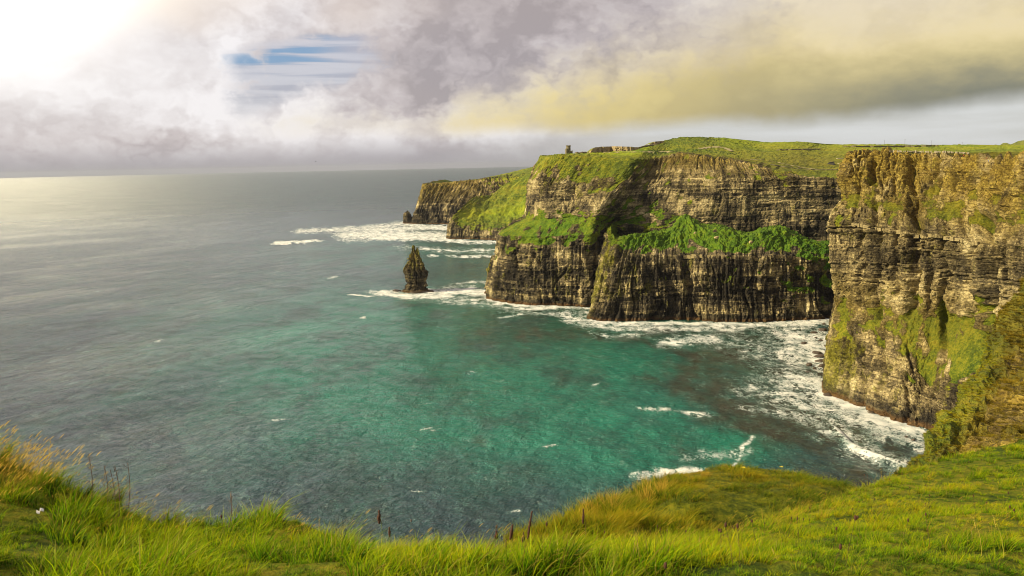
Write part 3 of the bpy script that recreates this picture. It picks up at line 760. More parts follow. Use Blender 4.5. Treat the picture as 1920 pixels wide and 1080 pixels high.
    for cx, cy, k in ((800, 803, 7), (820, 806, 5), (1035, 835, 6), (520, 787, 5), (963, 960, 9), (785, 920, 8), (676, 594, 4), (620, 520, 3), (300, 640, 3), (1120, 720, 4), (880, 700, 3)):
        stroke([(cx - k, cy + 1), (cx + k * 1.2, cy - 1)], 3.0, .66, .3)
    def blob(cx, cy, rx, ry): return np.exp(-((px - cx) / rx) ** 2 - ((py - cy) / ry) ** 2)
    nz = fbm(x / 60, y / 90, 4, 20); nzs = fbm(x / 16, y / 40, 4, 30)
    kelp = np.clip(blob(1360, 690, 170, 75) + 1.1 * blob(1520, 690, 150, 110) + 1.0 * blob(1620, 850, 130, 75) + .75 * blob(1440, 790, 110, 50) + .7 * blob(1090, 628, 260, 14) + .52 * blob(335, 800, 60, 22) + .46 * blob(290, 860, 60, 40) + .3 * blob(1000, 660, 60, 8), 0, 1.2)
    kelp = .85 * sst(kelp + .40 * nz + .55 * nzs, .15, 1.35)
    teal = np.clip(blob(950, 760, 430, 130) + .9 * blob(1050, 640, 330, 60) + .55 * blob(750, 600, 420, 90) + .55 * blob(700, 700, 380, 130) + .8 * blob(1330, 840, 130, 45) + .5 * blob(820, 470, 300, 30) + .5 * blob(1180, 850, 220, 60), 0, 1.1)
    teal = np.clip(teal + .22 * nz, 0, 1)
    cliff_mirror = np.clip(blob(1180, 610, 330, 50) + .8 * blob(1000, 600, 120, 40), 0, 1)  # dark green under the cliffs: their reflection put into the water colour
    z = z * (1 - .35 * sst(foam, .5, 1)) + np.where(foam > .75, .35 * (foam - .75) * fade(6) * 4 * (.4 + np.abs(nzs)), 0)
    z = z + 2.2 * sst(-seg_field(px, py, [(1560, 803), (1592, 832), (1640, 856), (1700, 875)], 7, .6), -1, 0) + 1.6 * sst(-seg_field(px, py, [(522, 456), (593, 451)], 4, .4), -1, 0)
    V = np.stack([x, y, z], -1)
    m, t, out = new_mat('sea_water')
    pos = t.node('ShaderNodeNewGeometry').outputs['Position']
    fo, ke, te, de = (t.attr(k) for k in ('foam', 'kelp', 'teal', 'cliff_mirror'))
    col = t.mix(te, (.016, .035, .052), (.006, .142, .096))
    col = t.mix(t.mul(de, .85), col, (.004, .055, .034))
    patch = t.noise(t.vm('MULTIPLY', pos, (.016, .008, .02)), 1.0, 5, .65)
    col = t.mix(t.ss(patch, .42, .66, 0, .72), col, (.009, .036, .034))
    col = t.mix(t.mul(ke, t.add(.55, t.mul(t.ss(patch, .35, .6), .45))), col, (.034, .023, .012))
    b = t.node('ShaderNodeBsdfPrincipled')
    t.put(b.inputs['Base Color'], col)
    t.put(b.inputs['Roughness'], t.add(.10, t.mul(t.attr('chop'), .22))); b.inputs['IOR'].default_value = 1.333
    rot = t.node('ShaderNodeMapping'); rot.inputs['Rotation'].default_value = (0, 0, .5); t.put(rot.inputs[0], pos)
    rp = rot.outputs[0]
    w1 = t.noise(t.vm('MULTIPLY', rp, (.16, .10, .1)), 1.0, 3, .6, .6)
    w2 = t.noise(t.vm('MULTIPLY', rp, (.62, .42, .3)), 1.0, 5, .62, .5)
    w3 = t.noise(t.vm('MULTIPLY', rp, (.035, .018, .03)), 1.0, 3, .55, .4)
    gust = t.ss(t.noise(t.vm('MULTIPLY', rp, (.0055, .0028, .005)), 1.0, 4, .6), .34, .66, .60, 1.35)
    hgt = t.add(t.mul(gust, t.add(t.mul(w1, 3.0), t.mul(w2, 2.2))), t.mul(w3, 6.0))
    bp = t.node('ShaderNodeBump'); bp.inputs['Strength'].default_value = 1.0; bp.inputs['Distance'].default_value = 1.2
    t.put(bp.inputs['Height'], hgt); t.l.new(bp.outputs[0], b.inputs['Normal'])
    # lace of foam: cells torn open by the swell
    wv = t.vm('ADD', t.vm('MULTIPLY', pos, (.10, .055, .1)), t.vm('MULTIPLY', t.vm('SUBTRACT', t.node('ShaderNodeTexNoise', ).outputs[1], (.5, .5, .5)), (0, 0, 0)))
    wn = t.node('ShaderNodeTexNoise'); t.put(wn.inputs['Vector'], t.vm('MULTIPLY', pos, (.07, .05, .07))); wn.inputs['Detail'].default_value = 4
    wv = t.vm('ADD', t.vm('MULTIPLY', pos, (.13, .075, .1)), t.vm('MULTIPLY', wn.outputs[1], (2.2, 2.2, 0)))
    n1 = t.m('ABSOLUTE', t.mul(t.sub(t.noise(wv, 1.0, 5, .62), .5), 2.0))
    n2 = t.m('ABSOLUTE', t.mul(t.sub(t.noise(wv, 3.3, 5, .65), .5), 2.0))
    lace = t.sub(1.0, t.add(t.mul(n1, 2.3), t.mul(n2, 1.5)))
    body = t.noise(t.vm('MULTIPLY', pos, (.07, .045, .07)), 1.0, 7, .68)
    k = t.add(fo, t.add(t.mul(t.sub(lace, .45), 1.25), t.mul(t.sub(body, .5), 1.25)))
    fleck = t.mul(t.ss(t.noise(t.vm('MULTIPLY', rp, (.045, .11, .1)), 1.0, 5, .6, .4), .70, .76), t.ss(body, .50, .62))
    k = t.m('MAXIMUM', k, t.mul(fleck, .86))
    mask = t.mul(t.ss(k, .66, 1.05), t.ss(body, .30, .46, .62, 1.0))
    milk = t.mul(t.ss(k, .30, .95), .42)
    col2 = t.mix(milk, col, (.16, .36, .30))
    t.put(b.inputs['Base Color'], col2)
    fd = t.node('ShaderNodeBsdfDiffuse'); t.put(fd.inputs[0], t.mix(t.ss(body, .40, .62), (.50, .53, .52), (.80, .79, .76)))
    fb = t.node('ShaderNodeBump'); fb.inputs['Strength'].default_value = .8; fb.inputs['Distance'].default_value = .6
    t.put(fb.inputs['Height'], k); t.l.new(fb.outputs[0], fd.inputs['Normal'])
    mx = t.node('ShaderNodeMixShader'); t.put(mx.inputs[0], mask)
    t.l.new(b.outputs[0], mx.inputs[1]); t.l.new(fd.outputs[0], mx.inputs[2]); t.l.new(mx.outputs[0], out.inputs[0])
    q = grid_quads(na, nr)
    me = mesh_fast('sea', V.reshape(-1, 3), q[:, ::-1], m, dict(foam=foam, kelp=kelp, teal=teal, cliff_mirror=cliff_mirror, chop=sst(np.hypot(x, y), 900, 5000)), True)
    o = link('sea', me); tag(o, 'green and grey sea with white surf round the cliffs', 'sea', None, 'structure')

build_sea()

# ------------------------------------------------------------------ sea stacks and rocks
def stack(name, pts_l, pts_r, base_px, base_py, label, seed, depth_ratio=.8, notch=None, res=(150, 170), props=(.0, .42, .35)):
    """pts: (px, py) silhouettes, bottom to top; built as a closed ring of rock that narrows upward"""
    c0 = Z0(base_px, base_py); Y = c0[1]
    zl = np.array([P(a, b, Y) for a, b in pts_l]); zr = np.array([P(a, b, Y) for a, b in pts_r])
    top = min(zl[-1, 2], zr[-1, 2])
    na, nz = res
    zz = np.linspace(-6, top, nz)
    xl = np.interp(zz, zl[:, 2], zl[:, 0]); xr = np.interp(zz, zr[:, 2], zr[:, 0])
    th = np.linspace(0, 2 * math.pi, na, endpoint=False)
    cx = (xl + xr) / 2; hw = (xr - xl) / 2
    lev_ = np.floor(zz / 4.3 + .8 * np.sin(zz / 9))
    cx = cx + hw * .14 * (hash2(lev_, lev_ * 0, seed + 71) - .5); hw = hw * (1 + .16 * (hash2(lev_, lev_ * 0, seed + 72) - .5))
    ct, st = np.cos(th), np.sin(th)
    k = 1 / (np.abs(ct) ** 3 + np.abs(st) ** 3) ** (1 / 3)            # squarish plan
    X = cx[None] + hw[None] * (ct * k)[:, None]
    Yv = Y + hw[None] * depth_ratio * (st * k)[:, None] + 2
    circ = th * hw.mean() * 1.3
    Sx = np.broadcast_to(circ[:, None], X.shape); Z = np.broadcast_to(zz[None], X.shape)
    rk, tone = rock_relief(Sx, Z, seed, .75, 1.1, 2.0, .15, .4)
    rk = (rk + .3) * np.clip(hw[None] / 8, .30, 1.0)
    # close the seam
    wgt = sst(np.minimum(th, 2 * math.pi - th), 0, .4)[:, None]
    rk = rk * wgt
    nx, ny = ct[:, None] * np.ones_like(Z), st[:, None] * np.ones_like(Z)
    X = X + nx * rk; Yv = Yv + ny * rk
    crag = hash2(np.floor(th * 3.2 + seed), th * 0, seed + 3) * .08 + hash2(np.floor(th * 7.5 + seed), th * 0, seed + 4) * .05
    Z = Z * (1 - crag[:, None] * sst(Z / max(top, 1), .45, 1.0))
    V = np.stack([X, Yv, Z], -1)
    i = np.arange(na)[:, None] * nz + np.arange(nz - 1)[None]; i2 = ((np.arange(na) + 1) % na)[:, None] * nz + np.arange(nz - 1)[None]
    q = np.stack([i, i2, i2 + 1, i + 1], -1).reshape(-1, 4)
    vv = V.reshape(-1, 3)
    cap = np.array([[V[:, -1, 0].mean(), V[:, -1, 1].mean(), zz[-1] + .6]])
    vv = np.concatenate([vv, cap])
    t_ = np.arange(na) * nz + nz - 1; t2 = np.roll(t_, -1)
    q = np.concatenate([q, np.stack([t_, t2, np.full(na, len(vv) - 1), np.full(na, len(vv) - 1)], -1)])
    ones = np.ones(len(vv))
    tn = np.concatenate([(tone * .7 - .05).ravel(), [.3]])
    me = bpy.data.meshes.new(name)
    me.from_pydata(vv.tolist(), [], [tuple(dict.fromkeys(f)) for f in q.tolist()])
    zf = np.clip(vv[:, 2] / max(top, 1), 0, 1)
    for an, av in dict(tone=tn, grass=ones * props[0], ochre=props[1] * sst(zf, .35, .8), moss=props[2] + .22 * sst(zf, .4, .8) - .3 * sst(-zf, -.35, -.15), vivid=ones * 0).items():
        a = me.attributes.new(an, 'FLOAT', 'POINT'); a.data.foreach_set('value', np.asarray(av, np.float32))
    me.materials.append(M_CLIFF)
    o = link(name, me); tag(o, label, 'sea stack')
    return o

stack('sea_stack', [(759, 550), (762, 541), (764, 530), (761, 522), (761, 510), (764, 499), (768, 492), (769, 480), (770.5, 470), (771.5, 460)],
      [(802, 550), (798, 540), (797, 530), (799, 520), (799, 511), (795, 505), (791, 494), (788, 483), (784, 476), (779.5, 470), (778, 466), (777, 460)], 780, 546.5,
      'tall narrow dark rock stack standing alone in the sea before the headland', 81, notch=True)
def rock_spur(name, pts_l, pts_r, bx, by, parent_label, seed, dY=0): pass
stack('sea_stack', [(756, 420), (758, 412), (757, 405), (760, 398), (763, 395)], [(790, 420), (776, 414), (771, 406), (768, 399), (765, 395)], 770, 418.5,
      'small pointed black stack at the foot of the farthest headland', 91, res=(60, 60), props=(.0, .1, .05))
stack('sea_stack', [(773, 419.5), (776, 412), (779, 404), (783, 399)], [(800, 419.5), (797, 410), (793, 403), (788, 398)], 785, 419,
      'stubby rock shoulder between the pointed black stack and the farthest cliff', 92, res=(60, 60), props=(.0, .1, .1))
stack('sea_stack', [(912, 535), (914, 512), (920, 490), (921, 481), (922, 479)], [(930, 535), (930, 510), (929, 492), (926, 483), (924, 479)], 921, 549.5,
      'slender rock pinnacle leaning against the seaward foot of the headland', 93, res=(60, 60), props=(.0, .3, .5))
# twin prong at the top of the tall stack is part of it
def prong(parent, pl, pr, by, seed):
    o = stack('pinnacle', pl, pr, 780, by, '', seed, res=(40, 44), props=(.0, .42, .5))
    del o['label']; del o['category']; o.parent = parent
    return o
_ms = [o for o in COL.objects if o.name == 'sea_stack'][0]
prong(_ms, [(776, 550), (777, 490), (778, 474), (779, 466), (780, 464)], [(792, 550), (790, 490), (786, 475), (784, 466), (783, 464)], 546.5, 84)

def rock_mesh(seed, sub=3):
    bm = bmesh.new(); bmesh.ops.create_icosphere(bm, subdivisions=sub, radius=1)
    rg = np.random.default_rng(seed)
    pl = [(Vector(rg.normal(size=3)).normalized(), rg.uniform(.55, .9)) for _ in range(9)]
    for v in bm.verts:
        for n, d in pl:
            k = v.co.dot(n) - d
            if k > 0: v.co -= n * k * .85
        v.co += v.co.normalized() * rg.uniform(-.035, .035)
    me = bpy.data.meshes.new('rock'); bm.to_mesh(me); bm.free(); me.materials.append(M_DARKROCK)
    return me
ROCKS = [rock_mesh(100 + i) for i in range(6)]
rk_spots = [  # px, py, width px, height ratio, label
    (1527, 625, 15, .30, 'largest flat brown boulder in the surf of the cove, at its top'), (1543, 621, 17, .42, 'square dark boulder touching the near cliff above the flat brown one'),
    (1546, 609, 7, .6, 'small dark rock under the cliff corner, farthest in of the cove rocks'), (1508, 645, 11, .42, 'lone brown rock farthest out in the white water of the cove'),
    (1531, 634, 6, .45, 'tiny rock just below the largest flat boulder'), (1539, 639, 9, .35, 'small grey-brown rock between the flat boulder and the slab pile'), (1549, 649, 8, .3, 'thin dark rock against the cliff foot beside white foam'),
    (1533, 664, 20, .32, 'long pointed slab of brown rock lying in the foam'), (1540, 670, 24, .24, 'broad flat slab beneath the long pointed slab'), (1538, 679, 17, .3, 'low dark slab below the broad flat one'),
    (1519, 686, 12, .65, 'reddish block standing in the foam left of the slabs'), (1542, 688, 15, .42, 'rounded dark rock nearest the cliff foot below the slabs'), (1528, 692, 9, .45, 'small dark rock between the reddish block and the rounded rock'), (1514, 699, 11, .25, 'flat black rock awash at the seaward end of the cove rocks'),
    (1554, 742, 17, .3, 'rust coloured ledge rock at the corner foot of the near cliff'), (1634, 774, 14, .25, 'flat rust coloured rock under the near cliff wall'), (1700, 820, 7, .5, 'small dark rock in the white surf under the cliff wall'), (1713, 826, 8, .5, 'dark rounded rock in the surf close to the grassy bank'),
    (744, 546.5, 20, .22, 'low black reef left of the tall sea stack'), (757, 547, 14, .25, 'dark ledge rock touching the left foot of the tall sea stack'), (808, 547, 13, .25, 'low dark reef right of the tall sea stack'), (780, 549, 42, .12, 'broad rusty ledge under the tall sea stack'),
    (1112, 598, 14, .5, 'black rock at the left foot of the ribbed buttress'), (1145, 602, 16, .35, 'dark rock against the buttress foot in the surf'),
]
for i, (px, py, wpx, hr, lab) in enumerate(rk_spots):
    c = Z0(px, py); k = wpx / F * c[1]
    o = link('boulder', ROCKS[i % 6])
    o.location = c + np.array([0, k * .25, k * hr * .18]); o.scale = (k * .55, k * .50, max(k * hr * .75, .6)); o.rotation_euler = (random.uniform(-.15, .15), random.uniform(-.2, .2), random.uniform(-.5, .5))
    tag(o, lab, 'rock', 'rocks in the surf')

# ------------------------------------------------------------------ the near ground
ZERO = lambda n: dict(rib=[0] * n, bed=[0] * n, blk=[0] * n, big=[0] * n, rug=[0] * n)

def build_bank():
    sil = [(1560, 1010, 40), (1625, 940, 45), (1668, 898, 50), (1718, 850, 58), (1764, 800, 68), (1802, 742, 80), (1836, 668, 95), (1866, 612, 108), (1896, 562, 120), (1922, 524, 130), (1958, 478, 142), (2020, 420, 155), (2100, 350, 170), (2250, 305, 180)]
    cols = []
    for px, py, Y in sil:
        p = P(px, py, Y)
        k = Y / 60
        hi = sst(np.array(-py * 1.0), -830, -560)
        def q(dx, dy, dY, g, o): return W(*P(px + dx, py + dy, Y + dY), g_(g, o))
        cols.append([W(p[0] + 14 * k, p[1] + 22 * k, p[2] - 60, g_(.6, .6)), W(p[0] + 3.0 * k, p[1] + 5 * k, p[2] - 7, g_(.9, .3)), q(0, 0, 0, .95, .12 + .5 * hi), q(26, 6, -2 * k, .95, .15 + .6 * hi), q(60, 26, -4 * k, .45, 1.), q(150, 40, -9 * k, .5, 1.), q(330, 40, -18 * k, .7, .8), q(900, 60, -30 * k, 1, .5), q(2600, 80, -36 * k, 1, .4)])
    lev = ZERO(9); lev['rug'] = [.2, .2, .1, .2, .8, .8, .5, 0, 0]; lev['big'] = [.3] * 9; lev['bed'] = [0, 0, 0, .1, .5, .5, .3, 0, 0]
    return loft('grassy_bank', cols[::-1], [8, 10, 8, 20, 60, 60, 40, 20], 420, lev, 101, M_CLIFF, label='steep bank of brown dead bracken with a bright yellow-green crest, at the right between the lawn and the near cliff', cat='bank', skirt=0, lump=(.8, .45), ledge=.2, key=slice(2, 5))

def hollow(V, X, N, Sx, Q, gg):
    px, py, w = project(X)
    V[:, :, 2] -= 1.3 * np.exp(-((px - 1395) / 75) ** 2 - ((py - 966) / 19) ** 2) * (w > 0)
    V[:, :, 2] -= .35 * np.exp(-((px - 1230) / 60) ** 2 - ((py - 950) / 16) ** 2) * (w > 0)
    return V
def build_knoll():
    sil = [(960, 1045, 30), (1010, 1018, 30), (1040, 1000, 30), (1085, 970, 31), (1135, 945, 32), (1185, 927, 33), (1228, 912, 33.5), (1268, 893, 34), (1312, 882, 34), (1400, 884, 35), (1480, 894, 35), (1545, 912, 35), (1590, 930, 34), (1640, 960, 33), (1720, 1000, 32)]
    cols = []
    for px, py, Y in sil:
        p = P(px, py, Y)
        m = .5 * sst(np.array(float(px)), 1180, 1320) * sst(np.array(-float(px)), -1640, -1500)
        cols.append([W(*P(px, 1250, 15), g_(1, .2)), W(*(P(px, 1020, 22.5) + np.array([0, 0, -1.5 * m])), g_(1, .2)), W(*(P(px, 0.35 * py + .65 * 985, 26) + np.array([0, 0, -.3 * m])), g_(1, .15)), W(*P(px, .7 * py + .3 * 985, 29.5), g_(1, .25)), (px, py + 6, Y, g_(1, .3)), W(p[0] * 1.02, p[1] + 1.2, p[2] - 1.2, g_(1, .3)), W(p[0] * 1.05, p[1] + 5, p[2] - 30, g_(1, .3))])
    return loft('grassy_knoll', cols, [16, 24, 24, 24, 8, 20], 320, ZERO(7), 111, M_TURF, label='low grassy knoll at the cliff edge below the lawn, with a dark hollow on its near side', cat='mound', skirt=0, extra=hollow, lump=(.34, .24), smooth=True, key=slice(1, 5))

FG = [(-1500, 560, 16), (-800, 640, 12), (-400, 735, 10), (-150, 815, 9.3), (0, 872, 9), (60, 890, 9), (150, 928, 9), (230, 962, 9.2), (300, 985, 9.4), (400, 991, 9.5), (520, 1000, 9.5), (620, 1016, 9.6), (700, 1030, 9.7), (830, 1030, 9.8),
      (900, 1048, 10), (960, 1053, 10.2), (1010, 1042, 10.6), (1100, 1033, 11.2), (1250, 1018, 12), (1400, 994, 13.5), (1500, 961, 15), (1560, 940, 16), (1690, 893, 19), (1800, 858, 21), (1920, 827, 22), (2100, 785, 23), (2500, 720, 25), (3400, 600, 28)]
def build_foreground():
    cols = []
    for px, py, Y in FG:
        lat = (px - 960) / F
        p = P(px, py, Y)
        b = P(px, 1085, 4.9); c = P(px, 1085 * .45 + py * .55, 4.9 * .5 + Y * .5)
        nx = lat * 6
        cols.append([W(nx * 1.0, -9, 178.25, g_(1)), W(nx * .9, -.5, 178.2, g_(1)), W(*b, g_(1)), W(*c, g_(1)), W(*p, g_(1)), W(p[0] * 1.05, p[1] + .8, p[2] - .9, g_(1)), W(p[0] * 1.25, p[1] + 4, p[2] - 9, g_(1)), W(p[0] * 1.5, p[1] + 10, p[2] - 60, g_(1))])
    def extra(V, X, N, Sx, Q, gg):
        pxx, pyy, ww = project(X)
        # a burrow by the edge and a hummock of tussocks at the left
        V[:, :, 2] -= .26 * np.exp(-((pxx - 715) / 55) ** 2 - ((pyy - 1026) / 17) ** 2) * (ww > 0)
        V[:, :, 2] += .10 * np.exp(-((pxx - 770) / 45) ** 2 - ((pyy - 1012) / 16) ** 2) * (ww > 0)
        V[:, :, 2] += .13 * np.exp(-((pxx - 540) / 75) ** 2 - ((pyy - 1000) / 22) ** 2) * (ww > 0)
        return V
    return loft('grass_slope', cols, [10, 24, 60, 60, 10, 10, 10], 620, ZERO(8), 121, M_TURF, label='foreground clifftop slope covered in long green and yellow grass', cat='slope', skirt=0, lump=(.075, .065), smooth=True, extra=extra, key=slice(2, 5))

BANK = build_bank(); KNOLL = build_knoll(); FORE = build_foreground()

# ------------------------------------------------------------------ grass blades
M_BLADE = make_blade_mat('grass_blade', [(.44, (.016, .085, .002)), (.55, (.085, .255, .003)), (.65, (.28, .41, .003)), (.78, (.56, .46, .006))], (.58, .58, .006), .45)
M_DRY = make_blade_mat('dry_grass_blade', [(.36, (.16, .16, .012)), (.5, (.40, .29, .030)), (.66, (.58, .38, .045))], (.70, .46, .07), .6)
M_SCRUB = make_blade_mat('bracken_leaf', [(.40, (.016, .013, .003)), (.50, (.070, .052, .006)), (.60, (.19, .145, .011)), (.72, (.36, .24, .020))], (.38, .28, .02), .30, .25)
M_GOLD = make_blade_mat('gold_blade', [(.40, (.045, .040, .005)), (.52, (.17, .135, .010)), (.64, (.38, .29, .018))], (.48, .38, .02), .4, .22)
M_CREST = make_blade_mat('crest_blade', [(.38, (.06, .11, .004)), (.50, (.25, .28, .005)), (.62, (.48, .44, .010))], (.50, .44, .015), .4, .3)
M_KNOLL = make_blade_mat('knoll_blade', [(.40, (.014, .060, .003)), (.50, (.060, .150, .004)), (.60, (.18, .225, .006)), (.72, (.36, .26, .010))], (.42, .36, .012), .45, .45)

def tuft(name, mat, n, h0, h1, w, spread, lean, seed, heads=0.0, segs=3):
    rg = np.random.default_rng(seed)
    vs, fs, tip, rv = [], [], [], []
    for i in range(n):
        h = rg.uniform(h0, h1); a = rg.uniform(0, 6.28); r0 = spread * math.sqrt(rg.random())
        bx, by = r0 * math.cos(a), r0 * math.sin(a)
        out_ = rg.uniform(.2, .9); wa = rg.uniform(0, 6.28)
        dx = math.cos(a) * out_ + lean * rg.uniform(.5, 1.3); dy = math.sin(a) * out_ + lean * .15
        wx, wy = math.cos(wa), math.sin(wa); r = rg.random()
        base = len(vs)
        hd = rg.random() < heads
        for s in range(segs + 1):
            f = s / segs; c = f * f
            x = bx + dx * h * c; y = by + dy * h * c; z = h * f * (1 - .28 * c * min(1.2, math.hypot(dx, dy))) - .02
            ww = w * (1 - f ** 1.6 * .92)
            vs += [(x - wx * ww, y - wy * ww, z), (x + wx * ww, y + wy * ww, z)]; tip += [f, f]; rv += [r, r]
        for s in range(segs):
            q = base + 2 * s; fs.append((q, q + 1, q + 3, q + 2))
        if hd:                                   # drooping feathery seed head
            x, y, z = vs[-1]; L = h * rg.uniform(.22, .34); b2 = len(vs)
            for s in range(4):
                f = s / 3; ww = (.35, 1.0, .75, .05)[s] * w * 1.7
                px, pz = x + L * f * .62, z + L * (.85 * f - .32 * f * f)
                vs += [(px - ww * .7, y - ww, pz + ww * .6), (px + ww * .7, y + ww, pz - ww * .6)]; tip += [1, 1]; rv += [r, r]
            for s in range(3):
                q = b2 + 2 * s; fs.append((q, q + 1, q + 3, q + 2))
    me = bpy.data.meshes.new(name); me.from_pydata(vs, [], fs)
    for an, av in (('tip', tip), ('rv', rv)):
        at = me.attributes.new(an, 'FLOAT', 'POINT'); at.data.foreach_set('value', np.asarray(av, np.float32))
    me.materials.append(mat)
    return me

def bush(name, mat, n, size, seed):
    """clump of small leaves through a rough dome"""
    rg = np.random.default_rng(seed); vs, fs, tip, rv = [], [], [], []
    for i in range(n):
        d = rg.normal(size=3); d /= np.linalg.norm(d); d[2] = abs(d[2])
        c = d * (rg.random() ** .4) * np.array([1, 1, .8])
        a = rg.normal(size=3); a /= np.linalg.norm(a); b = np.cross(a, rg.normal(size=3)); b /= np.linalg.norm(b)
        s = size * rg.uniform(.5, 1.3); q = len(vs)
        vs += [tuple(c + a * s), tuple(c + b * s * .5), tuple(c - a * s), tuple(c - b * s * .5)]; fs.append((q, q + 1, q + 2, q + 3))
        tip += [c[2] * .9 + .1] * 4; rv += [rg.random()] * 4
    me = bpy.data.meshes.new(name); me.from_pydata(vs, [], fs)
    for an, av in (('tip', tip), ('rv', rv)):
        at = me.attributes.new(an, 'FLOAT', 'POINT'); at.data.foreach_set('value', np.asarray(av, np.float32))
    me.materials.append(mat)
    return me

def scatter(name, label, protos, pts, rotz, scale, variant, cat='grass', tilt=None):
    """one object of plants: a cloud of points, a tuft set on each"""
    n = len(pts)
    me = bpy.data.meshes.new(name); me.vertices.add(n); me.vertices.foreach_set('co', np.ascontiguousarray(pts, np.float32).ravel())
    r = np.zeros((n, 3), np.float32); r[:, 2] = rotz
    if tilt is not None: r[:, :2] = tilt
    a = me.attributes.new('rot', 'FLOAT_VECTOR', 'POINT'); a.data.foreach_set('vector', r.ravel())
    a = me.attributes.new('scl', 'FLOAT_VECTOR', 'POINT'); a.data.foreach_set('vector', np.ascontiguousarray(scale, np.float32).ravel())
    a = me.attributes.new('var', 'INT', 'POINT'); a.data.foreach_set('value', np.ascontiguousarray(variant, np.int32))
    o = link(name, me); tag(o, label, cat, None, 'stuff')
    ng = bpy.data.node_groups.new(name, 'GeometryNodeTree')
    ng.interface.new_socket('Geometry', in_out='INPUT', socket_type='NodeSocketGeometry'); ng.interface.new_socket('Geometry', in_out='OUTPUT', socket_type='NodeSocketGeometry')
    N_, L_ = ng.nodes, ng.links
    gi = N_.new('NodeGroupInput'); go = N_.new('NodeGroupOutput'); jn = N_.new('GeometryNodeJoinGeometry')
    m2p = N_.new('GeometryNodeMeshToPoints'); L_.new(gi.outputs[0], m2p.inputs[0])
    def na(nm, ty):
        q = N_.new('GeometryNodeInputNamedAttribute'); q.data_type = ty; q.inputs[0].default_value = nm; return q.outputs[0]
    for i, pm in enumerate(protos):
        po = bpy.data.objects.new(name + '_clump', pm)
        oi = N_.new('GeometryNodeObjectInfo'); oi.inputs['Object'].default_value = po
        ip = N_.new('GeometryNodeInstanceOnPoints')
        cmp_ = N_.new('FunctionNodeCompare'); cmp_.data_type = 'INT'; cmp_.operation = 'EQUAL'
        L_.new(na('var', 'INT'), cmp_.inputs[2]); cmp_.inputs[3].default_value = i
        L_.new(m2p.outputs[0], ip.inputs['Points']); L_.new(cmp_.outputs[0], ip.inputs['Selection']); L_.new(oi.outputs['Geometry'], ip.inputs['Instance'])
        L_.new(na('rot', 'FLOAT_VECTOR'), ip.inputs['Rotation']); L_.new(na('scl', 'FLOAT_VECTOR'), ip.inputs['Scale'])
        L_.new(ip.outputs[0], jn.inputs[0])
    L_.new(jn.outputs[0], go.inputs[0])
    md = o.modifiers.new('plants', 'NODES'); md.node_group = ng
    return o

def sample_grid(V, n, wfun, rng):
    """random points on a grid surface, weighted by cell area and wfun(centre)"""
    c = (V[:-1, :-1] + V[1:, 1:]) / 2
    ar = np.linalg.norm(np.cross(V[1:, :-1] - V[:-1, :-1], V[:-1, 1:] - V[:-1, :-1]), axis=2)
    w = (ar * wfun(c)).ravel(); w = w / w.sum()
    k = rng.choice(len(w), n, p=w)
    i, j = np.unravel_index(k, ar.shape)
    a, b = rng.random(n)[:, None], rng.random(n)[:, None]
    return V[i, j] * (1 - a) * (1 - b) + V[i + 1, j] * a * (1 - b) + V[i, j + 1] * (1 - a) * b + V[i + 1, j + 1] * a * b

